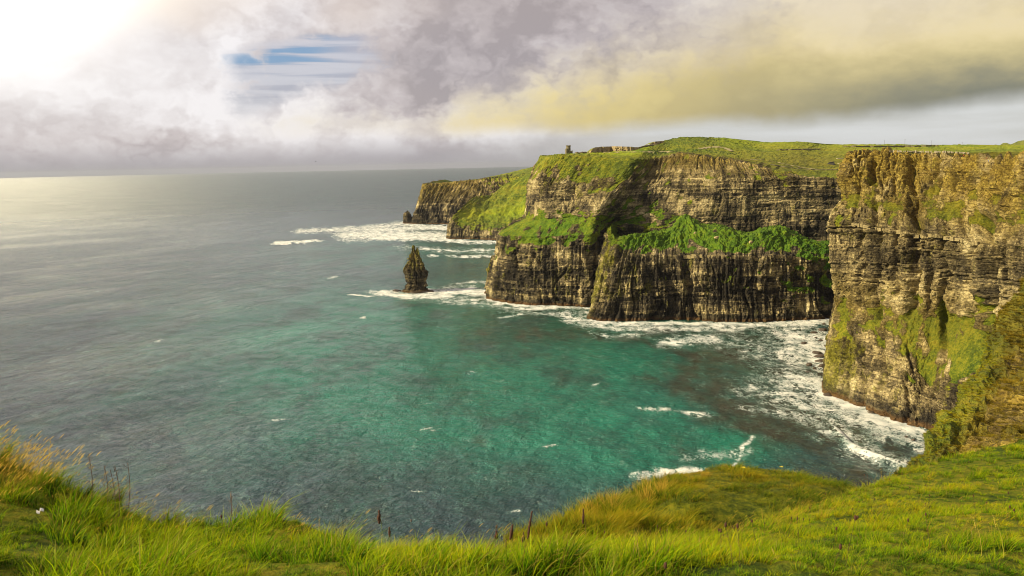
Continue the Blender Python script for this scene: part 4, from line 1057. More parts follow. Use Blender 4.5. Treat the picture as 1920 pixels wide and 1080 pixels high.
def grow():
    rg = np.random.default_rng(5)
    V = FORE[1]
    green = [tuft('tuft', M_BLADE, 36, .08, .20, .0042, .10, .30, 1), tuft('tuft', M_BLADE, 34, .12, .28, .0042, .11, .45, 2), tuft('tuft', M_BLADE, 44, .04, .12, .0045, .12, .2, 3), tuft('tuft', M_BLADE, 24, .16, .32, .0040, .09, .6, 4, .03)]
    def wf(c):
        px, py, w = project(c)
        ok = (c[:, :, 1] > 2.2) & (px > -900) & (px < 3000)
        d = np.hypot(c[:, :, 0], c[:, :, 1])
        vis = ((px > -150) & (px < 2080)) * 1.0 + .12
        return ok * vis * np.clip(6.0 / d, .28, 1.4)
    n = 92000
    pts = sample_grid(V, n, wf, rg)
    px, py, w = project(pts)
    clump = fbm(pts[:, 0] / .9, pts[:, 1] / 1.1, 3, 77) + .6 * fbm(pts[:, 0] / .32, pts[:, 1] / .32, 2, 78)
    tall = clump > .12
    var = np.where(tall, np.where(rg.random(n) < .35, 3, 1), np.where(rg.random(n) < .45, 0, 2))
    near = sst(-pts[:, 1], -8.0, -4.5)
    # cropped lawn in the middle right, longer growth towards the edge and the left
    edge = np.interp(px, [f[0] for f in FG], [f[2] for f in FG])
    to_edge = np.clip((pts[:, 1] - 4.5) / (edge - 4.5), 0, 1.2)
    s = (.44 + .26 * to_edge + .78 * np.clip(clump, -.5, .8)) * (1 + .25 * sst(-px, -700, 100)) * (1 - .42 * sst(px, 1150, 1600) * (1 - .35 * to_edge))
    burrow = np.exp(-((px - 715) / 48) ** 2 - ((py - 1026) / 18) ** 2)
    s = np.clip(s * .88, .34, 1.35) * (1 - .8 * burrow)
    keep = rg.random(n) > burrow
    pts, s, var = pts[keep], s[keep], var[keep]; n = len(s)
    sc = np.stack([s * .95, s * .95, s], 1) * rg.uniform(.8, 1.2, (n, 1))
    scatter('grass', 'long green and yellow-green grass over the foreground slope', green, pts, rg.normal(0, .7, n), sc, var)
    # golden seeding grass, thick on the hummock at the left and thin along the edge
    dry = [tuft('tuft', M_DRY, 16, .28, .50, .0022, .10, .75, 11, .8, 4), tuft('tuft', M_DRY, 12, .22, .42, .0022, .12, .9, 12, .7, 4)]
    def wd(c):
        px, py, w = project(c)
        d = np.hypot(c[:, :, 0], c[:, :, 1])
        hum = np.exp(-((px - 30) / 190) ** 2) * sst(-py, -985, -900) * (c[:, :, 1] > 5)
        run = .55 * np.exp(-((px - 330) / 160) ** 2) * sst(-py, -1015, -960)
        e = np.interp(px, [f[0] for f in FG], [f[1] for f in FG])
        rim = .075 * np.exp(-((py - e) / 26) ** 2) * (px < 1750)
        out_ = .5 * (px < -20) * (c[:, :, 1] > 6)
        return np.clip(hum + run + rim + out_ + .0045, 0, 1) * (c[:, :, 1] > 3) * (px > -700) * (px < 2300)
    n = 7500
    pts = sample_grid(V, n, wd, rg)
    s = rg.uniform(.45, .95, n)
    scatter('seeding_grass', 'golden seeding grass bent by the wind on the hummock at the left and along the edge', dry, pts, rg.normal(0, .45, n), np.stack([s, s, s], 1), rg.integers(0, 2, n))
    # knoll
    kn = [tuft('tuft', M_KNOLL, 40, .10, .34, .0065, .26, .4, 21), tuft('tuft', M_KNOLL, 34, .2, .50, .0065, .22, .5, 22), tuft('tuft', M_KNOLL, 46, .05, .18, .0065, .30, .2, 23), tuft('tuft', M_DRY, 40, .25, .55, .006, .16, .3, 24)]
    def wk(c):
        px, py, w = project(c)
        return ((c[:, :, 1] > 19) & (px > 900) & (px < 1800)) * 1.0
    n = 15000
    pts = sample_grid(KNOLL[1], n, wk, rg)
    px, py, w = project(pts)
    cl = fbm(pts[:, 0] / 2.2, pts[:, 1] / 2.2, 3, 88)
    lefty = sst(-px, -1330, -1120)
    var = np.where(rg.random(n) < .25 + .6 * lefty, np.where(cl > 0, 1, 0), 2)
    s = np.clip(.72 + .95 * cl + .45 * lefty, .30, 1.7)
    for cx, cy, rx in ((1145, 950, 22), (1200, 935, 20), (1232, 915, 24), (1310, 888, 26), (1100, 975, 18)):
        var = np.where((np.abs(px - cx) < rx) & (np.abs(py - cy) < 16) & (rg.random(n) < .20), 3, var)
    dark = np.exp(-((px - 1395) / 70) ** 2 - ((py - 966) / 20) ** 2)
    s = s * (1 - .6 * dark)
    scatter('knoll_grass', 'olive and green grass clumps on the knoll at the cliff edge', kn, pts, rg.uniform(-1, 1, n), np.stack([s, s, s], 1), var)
    # bracken and heath on the bank
    bk = [tuft('clump', M_SCRUB, 90, .25, .75, .022, .8, .3, 31), bush('clump', M_SCRUB, 80, .13, 32), tuft('clump', M_GOLD, 80, .4, 1.0, .016, .7, .3, 33), tuft('clump', M_CREST, 90, .3, .8, .016, .7, .3, 34)]
    def wb(c):
        px, py, w = project(c)
        d = np.hypot(c[:, :, 0], c[:, :, 1])
        return ((px > 1600) & (px < 2300)) * (60 / d) ** 1.2
    n = 26000
    pts = sample_grid(BANK[1][:, 8:, :], n, wb, rg)
    px, py, w = project(pts)
    silx = np.interp(py, [474, 522, 558, 605, 664, 742, 800, 850, 898, 940], [1958, 1922, 1896, 1866, 1836, 1802, 1764, 1718, 1668, 1625])
    crest = (px - silx) < 42 + 10 * fbm(pts[:, 1] / 6, pts[:, 2] / 6, 2, 4)
    low = py > 790
    cl = fbm(pts[:, 0] / 5, pts[:, 1] / 5 + pts[:, 2] / 4, 3, 90)
    rr = rg.random(n)
    var = np.where(crest & (py > 640), np.where(rr < .75, 3, 2), np.where(cl > .28, np.where(rr < .6, 2, 0), np.where(rr < .45, 0, np.where(rr < .52, 1, 2))))
    s = np.where(var < 2, rg.uniform(.18, .62, n) * (1 + .7 * (cl < -.25)), rg.uniform(.22, .5, n))
    s = s * np.clip(w / 85, .55, 1.5) * np.where(var == 1, .5, .62)
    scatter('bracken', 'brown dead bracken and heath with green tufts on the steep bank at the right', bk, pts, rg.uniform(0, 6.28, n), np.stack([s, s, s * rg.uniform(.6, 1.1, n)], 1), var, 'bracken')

grow()

# ------------------------------------------------------------------ things on the land
from mathutils.bvhtree import BVHTree
def bvh_of(V):
    q = grid_quads(V.shape[0], V.shape[1])
    return BVHTree.FromPolygons(V.reshape(-1, 3).tolist(), q.tolist())
T_TOP = bvh_of(CLV[80:, -62:]); T_NEAR = bvh_of(NCV[80:, -40:]); T_FORE = bvh_of(FORE[1]); T_BUT = bvh_of(BUV[::2, -34:])
def hit(tree, px, py, tries=40):
    """the point of the ground seen at this place of the photograph, or the crest under it"""
    for k in range(tries):
        h = tree.ray_cast(Vector(EYE), Vector(ray(px, py + k * .35)).normalized())
        if h[0] is not None: return h[0]
    return None
def on_ground(tree, x, y):
    h = tree.ray_cast(Vector((x, y, 400)), Vector((0, 0, -1)))
    return h[0]

def bm_obj(name, bm, mat, parent=None):
    me = bpy.data.meshes.new(name); bm.to_mesh(me); bm.free(); me.materials.append(mat)
    return link(name, me, parent)
def box(bm, c, s, rz=0.0):
    r = bmesh.ops.create_cube(bm, size=1.0)
    bmesh.ops.transform(bm, matrix=Matrix.Translation(c) @ Matrix.Rotation(rz, 4, 'Z') @ Matrix.Diagonal((s[0], s[1], s[2], 1)), verts=r['verts'])
def cyl(bm, c, r0, r1, h, n=20):
    r = bmesh.ops.create_cone(bm, cap_ends=True, segments=n, radius1=r0, radius2=r1, depth=h)
    bmesh.ops.translate(bm, vec=Vector(c) + Vector((0, 0, h / 2)), verts=r['verts'])
def empty(name, loc, rz=0.0):
    o = bpy.data.objects.new(name, None); COL.objects.link(o); o.location = loc; o.rotation_euler = (0, 0, rz); o.empty_display_size = .5
    return o

M_DARK = plain('dark_opening', (.012, .010, .009), .6, .2)
M_PATH = plain('pale_path', (.30, .25, .12), .95, .5, .4)
M_WALLR = plain('field_wall_stone', (.13, .11, .06), .95, .6, .8)
M_SCARP = plain('scarp_rock', (.30, .23, .11), .95, .85, .25)
M_FLAG = plain('flagstone', (.40, .345, .25), .85, .5, .7)
M_WOOD = plain('weathered_wood', (.10, .075, .05), .9, .4, 2)

# the round tower: drum, stair turret, low annexe, battlements
def build_tower():
    g = hit(T_TOP, 1065.5, 286.8)
    root = empty('stone_tower', (g.x, g.y, g.z - .3), .2)
    tag(root, 'small round stone tower with battlements and a lower turret on the brink of the headland', 'tower')
    k = g.y / F
    bm = bmesh.new(); cyl(bm, (.3 * k, 0, 0), 4.4 * k, 4.0 * k, 13.0 * k, 28); cyl(bm, (.3 * k, 0, 13.0 * k), 4.3 * k, 4.3 * k, .8 * k, 28); bm_obj('drum', bm, M_TOWER, root)
    for i in range(9):
        a = i * 2 * math.pi / 9 + .2
        bm = bmesh.new(); box(bm, (.3 * k + 3.9 * k * math.cos(a), 3.9 * k * math.sin(a), 14.6 * k), (.9 * k, 1.5 * k, 1.6 * k), a); bm_obj('merlon', bm, M_TOWER, root)
    bm = bmesh.new(); cyl(bm, (-3.4 * k, -1.6 * k, 0), 2.9 * k, 2.7 * k, 8.6 * k, 20); cyl(bm, (-3.4 * k, -1.6 * k, 8.6 * k), 2.9 * k, 2.9 * k, .7 * k, 20); bm_obj('turret', bm, M_TOWER, root)
    bm = bmesh.new(); box(bm, (5.6 * k, -.6 * k, 2.3 * k), (4.2 * k, 4.5 * k, 4.8 * k)); box(bm, (7.2 * k, -.6 * k, 5.2 * k), (.9 * k, 4.5 * k, 1.1 * k)); an = bm_obj('annexe', bm, M_TOWER, root)
    for x, z, w_, h_ in ((1.4, 8.5, .9, 2.2), (-.2, 4.6, .9, 2.0)):
        bm = bmesh.new(); box(bm, (x * k, -4.22 * k, z * k), (w_ * k, .5 * k, h_ * k)); bm_obj('window', bm, M_DARK, root)
    bm = bmesh.new(); box(bm, (5.3 * k, -2.86 * k, 1.3 * k), (1.2 * k, .1 * k, 2.5 * k)); bm_obj('door', bm, M_DARK, root)
build_tower()

# paths and walls draped on the hill
def ribbon(name, tree, pts, width, lift, mat, label, cat, kind=None, height=0.0, n=60):
    px = np.interp(np.linspace(0, 1, n), np.linspace(0, 1, len(pts)), [p[0] for p in pts]); py = np.interp(np.linspace(0, 1, n), np.linspace(0, 1, len(pts)), [p[1] for p in pts])
    c = [hit(tree, a, b) for a, b in zip(px, py)]
    c = [p for p in c if p is not None]
    if len(c) < 3: return None
    c = np.array([tuple(p) for p in c]); c = blur(c, 2, 0)
    t = np.gradient(c, axis=0); t[:, 2] = 0; t /= np.linalg.norm(t, axis=1, keepdims=True) + 1e-9
    s_ = np.stack([-t[:, 1], t[:, 0], t[:, 0] * 0], 1)
    L = c + s_ * width / 2; R2 = c - s_ * width / 2
    for A in (L, R2):
        for i in range(len(A)):
            g = on_ground(tree, A[i, 0], A[i, 1])
            if g is not None: A[i, 2] = g.z
    vs, fs = [], []
    rg = random.Random(len(pts))
    for i in range(len(c)):
        hh = height * (1 + rg.uniform(-.25, .25))
        if height: vs += [tuple(L[i] - [0, 0, .3]), tuple(L[i] + [0, 0, hh]), tuple(R2[i] + [0, 0, hh]), tuple(R2[i] - [0, 0, .3])]
        else: vs += [tuple(L[i] + [0, 0, lift]), tuple(R2[i] + [0, 0, lift])]
    m = 4 if height else 2
    for i in range(len(c) - 1):
        for j in range(m - 1): fs.append((i * m + j, i * m + j + 1, (i + 1) * m + j + 1, (i + 1) * m + j))
    if height: fs += [(0, 1, 2, 3), tuple(len(vs) - 4 + k for k in (3, 2, 1, 0))]
    me = bpy.data.meshes.new(name); me.from_pydata(vs, [], fs); me.materials.append(mat)
    o = link(name, me); tag(o, label, cat, None, kind)
    return o
ribbon('footpath', T_TOP, [(1095, 287.6), (1130, 286), (1180, 285.4), (1230, 285.2), (1270, 284.6)], 4, .5, M_PATH, 'pale footpath running along the cliff top from the tower to the hill', 'path', 'structure')
ribbon('footpath', T_TOP, [(1312, 279.5), (1330, 276.5), (1348, 276), (1360, 278.5), (1374, 285)], 7, .6, M_PATH, 'curved pale footpath bending over the brow of the green hill', 'path', 'structure')
ribbon('footpath', T_TOP, [(1405, 299), (1440, 301), (1475, 309), (1520, 317), (1565, 318)], 2.5, .5, M_PATH, 'faint ochre path descending the slope towards the near cliff', 'path', 'structure')
ribbon('field_wall', T_TOP, [(1168, 283.6), (1190, 280), (1212, 275), (1232, 272)], 1.5, 0, M_WALLR, 'dark field wall climbing from the scarp to the hilltop', 'wall', None, 2.2)
ribbon('field_wall', T_TOP, [(1078, 287.6), (1090, 287.2), (1100, 286.6)], 1.2, 0, M_WALLR, 'short dark wall beside the round tower', 'wall', None, 1.8)
ribbon('field_wall', T_TOP, [(1455, 282), (1480, 281.5), (1510, 281), (1540, 280)], 1.5, 0, M_WALLR, 'low dark wall across the meadow in the middle of the hilltop', 'wall', None, 1.6)
ribbon('field_wall', T_TOP, [(1580, 276), (1640, 276), (1700, 275.5), (1760, 274.5)], 2, 0, M_WALLR, 'long dark field wall along the distant fields behind the near cliff', 'wall', None, 2.6)
ribbon('field_wall', T_TOP, [(1444, 309), (1470, 313), (1500, 317), (1540, 319), (1580, 318.5)], 1.0, 0, M_WALLR, 'low dark safety wall along the rim of the layered headland', 'wall', None, .8)

def scarp(pts, h0, label):
    """a cut rock face: thick slab with a broken front, standing on the hill"""
    n = 70; m = 12
    px = np.linspace(pts[0][0], pts[-1][0], n); pb = np.interp(px, [p[0] for p in pts], [p[1] for p in pts]); hh = np.interp(px, [p[0] for p in pts], h0)
    base = []
    for a, b in zip(px, pb):
        h = hit(T_TOP, a, b); base.append(tuple(h) if h is not None else base[-1])
    base = blur(np.array(base), 6, 0); k = base[:, 1] / F
    vs, fs = [], []
    for i in range(n):
        for j in range(m):
            f = j / (m - 1); r = 1.6 * pn(px[i] / 2.2, f * 2.0, 5) + 1.2 * pn(px[i] / .9, f * 5., 6)
            vs.append((base[i, 0], base[i, 1] + f * 2.0 - r * (.3 + .7 * math.sin(f * 3.1)), base[i, 2] - .6 + f * (hh[i] * k[i] + .6)))
        vs.append((base[i, 0], base[i, 1] + 60, base[i, 2] + hh[i] * k[i] - 1.0))
    mm = m + 1
    for i in range(n - 1):
        for j in range(mm - 1): fs.append((i * mm + j, (i + 1) * mm + j, (i + 1) * mm + j + 1, i * mm + j + 1))
    me = bpy.data.meshes.new('rock_scarp'); me.from_pydata(vs, [], fs); me.materials.append(M_SCARP); me.materials.append(M_CLIFF)
    for p in me.polygons:
        if p.index % (mm - 1) == mm - 2: p.material_index = 1
    for an, v in dict(tone=.4, grass=1., ochre=.1, moss=0., vivid=0.).items():
        a = me.attributes.new(an, 'FLOAT', 'POINT'); a.data.foreach_set('value', np.full(len(vs), v, np.float32))
    o = link('rock_scarp', me); tag(o, label, 'scarp', None, 'structure')
scarp([(1103, 284.6), (1116, 284.2), (1150, 284.0), (1185, 282.2), (1200, 279.5)], [1.0, 9.5, 9.6, 7.0, 2.0], 'long low rock scarp with streaked brown face on the hill behind the tower')
scarp([(1219, 273), (1228, 271.5), (1245, 267)], [3.0, 6.0, 3.0], 'small rocky edge at the left shoulder of the hilltop')

# dark entrances set in the slope, and pale roof panels
def portal(px, py, w_, h_, label, rz=-.5):
    g = hit(T_TOP, px, py); k = g.y / F
    root = empty('hillside_building', (g.x, g.y, g.z - .3), rz); tag(root, label, 'building')
    bm = bmesh.new(); vs = [bm.verts.new(v) for v in ((-w_ * .55 * k, 0, 0), (w_ * .55 * k, 0, 0), (w_ * .45 * k, .4, h_ * k), (-w_ * .2 * k, .4, h_ * .8 * k))]
    r = bmesh.ops.extrude_face_region(bm, geom=[bm.faces.new(vs)]); bmesh.ops.translate(bm, vec=(0, 9, .6), verts=[v for v in r['geom'] if isinstance(v, bmesh.types.BMVert)])
    bmesh.ops.recalc_face_normals(bm, faces=bm.faces); bm_obj('glazed_front', bm, M_DARK, root)
    bm = bmesh.new(); box(bm, (.1 * w_ * k, 3.6, h_ * k + .5), (w_ * .75 * k, 9.0, .35)); bm_obj('roof_slab', bm, M_WALLR, root)
portal(1556, 308.6, 13, 5.0, 'grass-roofed visitor building showing one slanting dark entrance in the hillside')
portal(1583, 312.6, 7, 5.0, 'small dark opening half hidden behind the corner of the near cliff', 0)
for px, py, w_, lab in ((1574, 297.5, 10, 'flat pale roof panel in the green slope, the upper of two'), (1579, 307.5, 15, 'long grey roof panel in the green slope, the lower of two')):
    g = hit(T_TOP, px, py); k = g.y / F
    bm = bmesh.new(); box(bm, (0, 0, .4), (w_ * k, 5, .9)); bmesh.ops.bevel(bm, geom=bm.edges[:], offset=.12, segments=1)
    o = bm_obj('roof_panel', bm, M_FLAG, None); o.location = g; tag(o, lab, 'roof panel')

# upright flagstones along the rim of the near cliff
root = None
FL = [block_mesh(40 + i) for i in range(3)]
for me in FL: me.materials.clear(); me.materials.append(M_FLAG)
fx = np.linspace(1668, 1816, 62); fy = np.interp(fx, [1668, 1720, 1770, 1800, 1816], [285.2, 285.6, 286.4, 287.6, 288.8])
for a, b in zip(fx, fy):
    h = hit(T_NEAR, a, b)
    if h is None: continue
    if root is None:
        root = empty('flagstone_fence', h); tag(root, 'row of upright pale flagstones along the top edge of the near cliff', 'fence'); o0 = Vector(h)
    if random.random() < .18: continue
    o = link('slab', FL[random.randrange(3)], root); k = h.y / F
    o.location = Vector(h) - o0 + Vector((0, 0, .55)); o.scale = (k * random.uniform(1.3, 2.4), .12, random.uniform(1.0, 1.7)); o.rotation_euler = (random.uniform(-.1, .1), random.uniform(-.08, .08), random.uniform(-.8, -.1))

# pale boulders lying in the turf of the buttress
for px, py, w_, lab in ((1344, 446, 11, 'pale boulder group in the bright turf of the buttress, the left one'), (1408, 455, 10, 'pale knobbly boulder at the turf edge of the buttress, right of the left one'), (1303, 437, 6, 'small pale rock high in the turf of the buttress')):
    h = hit(T_BUT, px, py); k = h.y / F * w_
    o = link('boulder', rock_mesh(300 + int(px))); o.data.materials.clear(); o.data.materials.append(M_STONE)
    o.location = h; o.scale = (k * .5, k * .45, k * .42); tag(o, lab, 'rock')

# ------------------------------------------------------------------ people
def person_mesh(coat, legs):
    """standing walker as one skinned figure, 1.72 m"""
    pts = [(0, 0, .95, .15, .11), (0, 0, 1.15, .145, .10), (0, 0, 1.38, .17, .11), (0, 0, 1.48, .06, .06), (0, .01, 1.56, .075, .085), (0, .01, 1.68, .07, .08),
           (.10, 0, .88, .095, .095), (.11, .03, .48, .065, .065), (.12, -.02, .07, .045, .045), (.12, .12, .03, .04, .035),
           (-.10, 0, .88, .095, .095), (-.11, -.05, .48, .065, .065), (-.12, -.12, .08, .045, .045), (-.12, .02, .03, .04, .035),
           (.21, 0, 1.40, .06, .06), (.27, .02, 1.12, .05, .05), (.26, .10, .88, .035, .035), (-.21, 0, 1.40, .06, .06), (-.27, -.03, 1.12, .05, .05), (-.26, .02, .87, .035, .035)]
    ed = [(0, 1), (1, 2), (2, 3), (3, 4), (4, 5), (0, 6), (6, 7), (7, 8), (8, 9), (0, 10), (10, 11), (11, 12), (12, 13), (2, 14), (14, 15), (15, 16), (2, 17), (17, 18), (18, 19)]
    me = bpy.data.meshes.new('person'); me.from_pydata([p[:3] for p in pts], ed, [])
    ob = bpy.data.objects.new('person', me); COL.objects.link(ob)
    sk = ob.modifiers.new('s', 'SKIN'); ob.modifiers.new('d', 'SUBSURF').levels = 1
    for i, p in enumerate(pts):
        v = me.skin_vertices[0].data[i]; v.radius = p[3:5]; v.use_root = i == 0
    bpy.context.view_layer.update()
    ev = ob.evaluated_get(bpy.context.evaluated_depsgraph_get())
    m2 = bpy.data.meshes.new_from_object(ev)
    bpy.data.objects.remove(ob)
    for nm, c in (('skin', (.45, .28, .20)), ('coat', coat), ('trousers', legs)): m2.materials.append(plain('person_' + nm, c, .8, .1))
    for p in m2.polygons:
        z = p.center.z; x = abs(p.center.x)
        p.material_index = 0 if (z > 1.47 or (x > .2 and z < .92)) else (1 if z > .86 or x > .2 else 2)
    m2.name = 'person'
    hair = bmesh.new(); bmesh.ops.create_icosphere(hair, subdivisions=2, radius=.105, matrix=Matrix.Translation((0, -.015, 1.66)) @ Matrix.Diagonal((.9, 1.0, .9, 1)))
    bmesh.ops.delete(hair, geom=[v for v in hair.verts if v.co.z < 1.62 and v.co.y > .0], context='VERTS')
    hm = bpy.data.meshes.new('hair'); hair.to_mesh(hm); hair.free(); hm.materials.append(M_WOOD)
    return m2, hm
RED = person_mesh((.62, .03, .015), (.03, .03, .04)); DARK = person_mesh((.03, .03, .035), (.035, .03, .03)); BLUE = person_mesh((.03, .09, .45), (.03, .03, .05)); PALE = person_mesh((.7, .66, .6), (.05, .05, .08)); ORNG = person_mesh((.75, .42, .03), (.04, .04, .05))
walkers = [
    (T_NEAR, 1604.5, 286.0, DARK, 'person in dark clothes standing nearest the corner of the near cliff top'), (T_NEAR, 1615, 285.4, DARK, 'person in dark clothes beside the red-coated pair on the cliff corner'),
    (T_NEAR, 1618.5, 285.0, RED, 'person in a red coat on the cliff corner, left of a red-coated pair'), (T_NEAR, 1621.5, 284.8, RED, 'person in a red coat on the cliff corner, right of a red-coated pair'),
    (T_NEAR, 1637, 285.8, DARK, 'lone dark-clothed person on the near cliff top left of the dark couple'), (T_NEAR, 1646.5, 285.6, DARK, 'left one of the dark-clothed couple on the near cliff top'), (T_NEAR, 1649, 285.8, DARK, 'right one of the dark-clothed couple on the near cliff top'),
    (T_NEAR, 1662, 286.2, DARK, 'dark-clothed person between the couple and the person in white'), (T_NEAR, 1677.5, 286.8, PALE, 'person in white on the near cliff top at the left end of the flagstones'),
    (T_NEAR, 1728.5, 286.2, DARK, 'dark-clothed person standing among the upright flagstones'), (T_NEAR, 1808.5, 294.0, RED, 'person in a red coat walking in front of one in yellow on the cliff path'), (T_NEAR, 1813.5, 294.4, ORNG, 'person in a yellow coat behind the red coat on the cliff path'),
    (T_NEAR, 1818, 295.0, DARK, 'dark-clothed person following the yellow coat on the cliff path'), (T_NEAR, 1852, 300.5, RED, 'person in a red coat beside one in blue, near the cliff top right end'), (T_NEAR, 1855.5, 300.8, BLUE, 'person in a blue coat beside a red one, near the cliff top right end'),
    (T_TOP, 1309, 255.9, DARK, 'tiny dark figure on the very top of the green hill'), (T_TOP, 1247, 262.5, DARK, 'tiny dark figure on the rocky shoulder of the hill'), (T_TOP, 1293, 279, DARK, 'dark figure at the brow above the brown cliff crown'),
    (T_TOP, 1499.5, 316.5, DARK, 'dark figure by the low safety wall, the left of two'), (T_TOP, 1509, 317.5, DARK, 'dark figure by the low safety wall, the right of two'), (T_TOP, 1455, 309.5, DARK, 'dark figure on the path above the brown slump'),
    (T_TOP, 1055.5, 287.6, DARK, 'dark figure standing left of the round tower'), (T_TOP, 1099, 286.2, DARK, 'dark figure on the path right of the round tower'),
]
for tree, px, py, (bmh, hm), lab in walkers:
    h = hit(tree, px, py)
    if h is None: continue
    h = on_ground(tree, h.x, h.y + (1.2 if tree is T_NEAR else .3)) or h
    o = link('person', bmh); o.location = h; o.rotation_euler = (0, 0, random.uniform(0, 6.28)); sc = random.uniform(.95, 1.06); o.scale = (sc,) * 3
    tag(o, lab, 'person', 'walkers along the clifftop'); link('hair', hm, o)

# utility poles on the far fields
for px, py, hh, lab in ((1658, 271.5, 9, 'utility pole on the skyline, the leftmost of four'), (1696.5, 271, 11, 'tallest utility pole on the skyline'), (1746, 270.8, 9, 'utility pole on the skyline right of the tallest one'), (1804, 274, 8, 'utility pole at the right end, where the distant moor begins')):
    h = hit(T_TOP, px, py)
    if h is None: continue
    root = empty('utility_pole', h); tag(root, lab, 'pole', 'utility poles on the skyline')
    bm = bmesh.new(); cyl(bm, (0, 0, -.3), .22, .16, hh, 8); bm_obj('post', bm, M_WOOD, root)
    bm = bmesh.new(); box(bm, (0, 0, hh - 1.0), (2.4, .16, .18)); bm_obj('crossarm', bm, M_WOOD, root)

# a gull far out
bm = bmesh.new()
for sgn in (-1, 1):
    prev = None
    ring = []
    for x, y, z, c in ((0, 0, 0, .22), (.3, .06, .12, .2), (.65, .0, .10, .1), (.8, -.06, .06, .02)):
        a = bm.verts.new((sgn * x, y + c, z)); b = bm.verts.new((sgn * x, y - c, z)); d = bm.verts.new((sgn * x, y, z + .035)); ring.append((a, d, b))
    for p, q in zip(ring[:-1], ring[1:]):
        bm.faces.new((p[0], q[0], q[1], p[1])); bm.faces.new((p[1], q[1], q[2], p[2])); bm.faces.new((p[2], q[2], q[0], p[0]))
wings = bm_obj('wings', bm, M_DARK)
bm = bmesh.new(); bmesh.ops.create_uvsphere(bm, u_segments=10, v_segments=8, radius=1, matrix=Matrix.Diagonal((.11, .42, .11, 1)))
gull = bm_obj('gull', bm, M_DARK); wings.parent = gull
gull.location = P(592, 303, 520); gull.rotation_euler = (.1, .3, 1.2); tag(gull, 'gull flying far out over the sea horizon', 'bird')

# ------------------------------------------------------------------ tall stems in the near grass
M_STEM = plain('dry_stem', (.16, .085, .030), .8, .4, 20); M_SEED = plain('seed_head', (.075, .026, .012), .85, .6, 40); M_GSTEM = plain('green_stem', (.16, .22, .03), .7, .3, 20); M_STRAW = plain('straw', (.46, .36, .05), .7, .3, 20)
M_TWIG = plain('dead_twig', (.13, .075, .045), .9, .4, 30); M_YEL = plain('yellow_petal', (.75, .55, .01), .6, .1, 9); M_PAPER = plain('white_paper', (.82, .80, .78), .8, .1, 9)

def tube(bm, pts, r0, r1, n=6):
    rings = []
    for i, p in enumerate(pts):
        f = i / (len(pts) - 1); r = r0 + (r1 - r0) * f
        rings.append([bm.verts.new((p[0] + r * math.cos(a * 2 * math.pi / n), p[1] + r * math.sin(a * 2 * math.pi / n), p[2])) for a in range(n)])
    for a, b in zip(rings[:-1], rings[1:]):
        for k in range(n): bm.faces.new((a[k], a[(k + 1) % n], b[(k + 1) % n], b[k]))
    bm.faces.new(rings[-1]); bm.faces.new(rings[0][::-1])

def head(bm, p0, p1, r, rg, knob=10):
    """knobbly seed head from p0 to p1"""
    p0, p1 = Vector(p0), Vector(p1)
    for i in range(knob):
        f = i / (knob - 1); rr = r * .76 * (.55 + .6 * math.sin(min(1, f * 1.15 + .1) * 2.9)) * rg.uniform(.8, 1.15)
        c = p0.lerp(p1, f) + Vector((rg.uniform(-.2, .2), rg.uniform(-.2, .2), 0)) * r
        bmesh.ops.create_icosphere(bm, subdivisions=1, radius=rr, matrix=Matrix.Translation(c) @ Matrix.Diagonal((1, 1, 1.25, 1)))

def stalk(name, px, py_top, py_root, Y, lean, r_head, f_head, stem_mat, head_mat, label, cat, group, seed, knob=12, r_stem=.0028):
    rg = random.Random(seed)
    top = Vector(P(px, py_top, Y)); base = Vector(P(px - lean, py_root, Y))
    g = on_ground(T_FORE, base.x, base.y)
    if g is not None: base.z = min(base.z, g.z + .02) if abs(g.z - base.z) < .9 else base.z
    root = empty(name, base); tag(root, label, cat, group)
    d = top - base
    cur = [d * f + Vector((d.z * .06 * math.sin(f * 3.1), 0, 0)) for f in (0, .2, .4, .6, .8, 1)]
    bm = bmesh.new(); tube(bm, cur, r_stem, r_stem * .6); bm_obj('stem', bm, stem_mat, root)
    if f_head:
        bm = bmesh.new(); head(bm, d * (1 - f_head), d, r_head, rg, knob); bm_obj('seed_head', bm, head_mat, root)
    return root

DK = 'dark seeding stalks in the near grass'
stalk('dock_stalk', 711, 958, 1035, 8.2, 2, .022, .24, M_GSTEM, M_SEED, 'upright green stalk with one fat dark brown head beside the burrow', 'plant stalk', DK, 1)
stalk('dock_stalk', 730, 989, 1040, 8.2, 0, .015, .25, M_GSTEM, M_SEED, 'short stalk with a dark head just right of the tall one by the burrow', 'plant stalk', DK, 2)
stalk('dock_stalk', 997, 960, 1045, 7.6, 16, .016, .50, M_STEM, M_SEED, 'tallest leaning rust brown dock stalk with a long head above the notch in the edge', 'plant stalk', DK, 3, 20)
stalk('dock_stalk', 961, 985, 1050, 7.6, 12, .019, .34, M_STEM, M_SEED, 'leaning brown dock stalk, second left of the tallest', 'plant stalk', DK, 4, 14)
stalk('dock_stalk', 949, 1012, 1056, 7.4, 5, .015, .4, M_STEM, M_SEED, 'short brown stalk at the foot of the leaning dock stalks', 'plant stalk', DK, 5)
stalk('dock_stalk', 931, 996, 1056, 7.4, -3, .017, .2, M_STEM, M_SEED, 'stalk with a small round brown tuft left of the dock stalks', 'plant stalk', DK, 6)
stalk('dock_stalk', 982, 998, 1056, 7.2, 3, .014, .3, M_STEM, M_SEED, 'stubby brown stalk just left of the tallest dock stalk', 'plant stalk', DK, 7)
stalk('dock_stalk', 1094, 955, 1010, 9.5, 3, .018, .3, M_STEM, M_SEED, 'rusty stalk before the left end of the knoll', 'plant stalk', DK, 8)
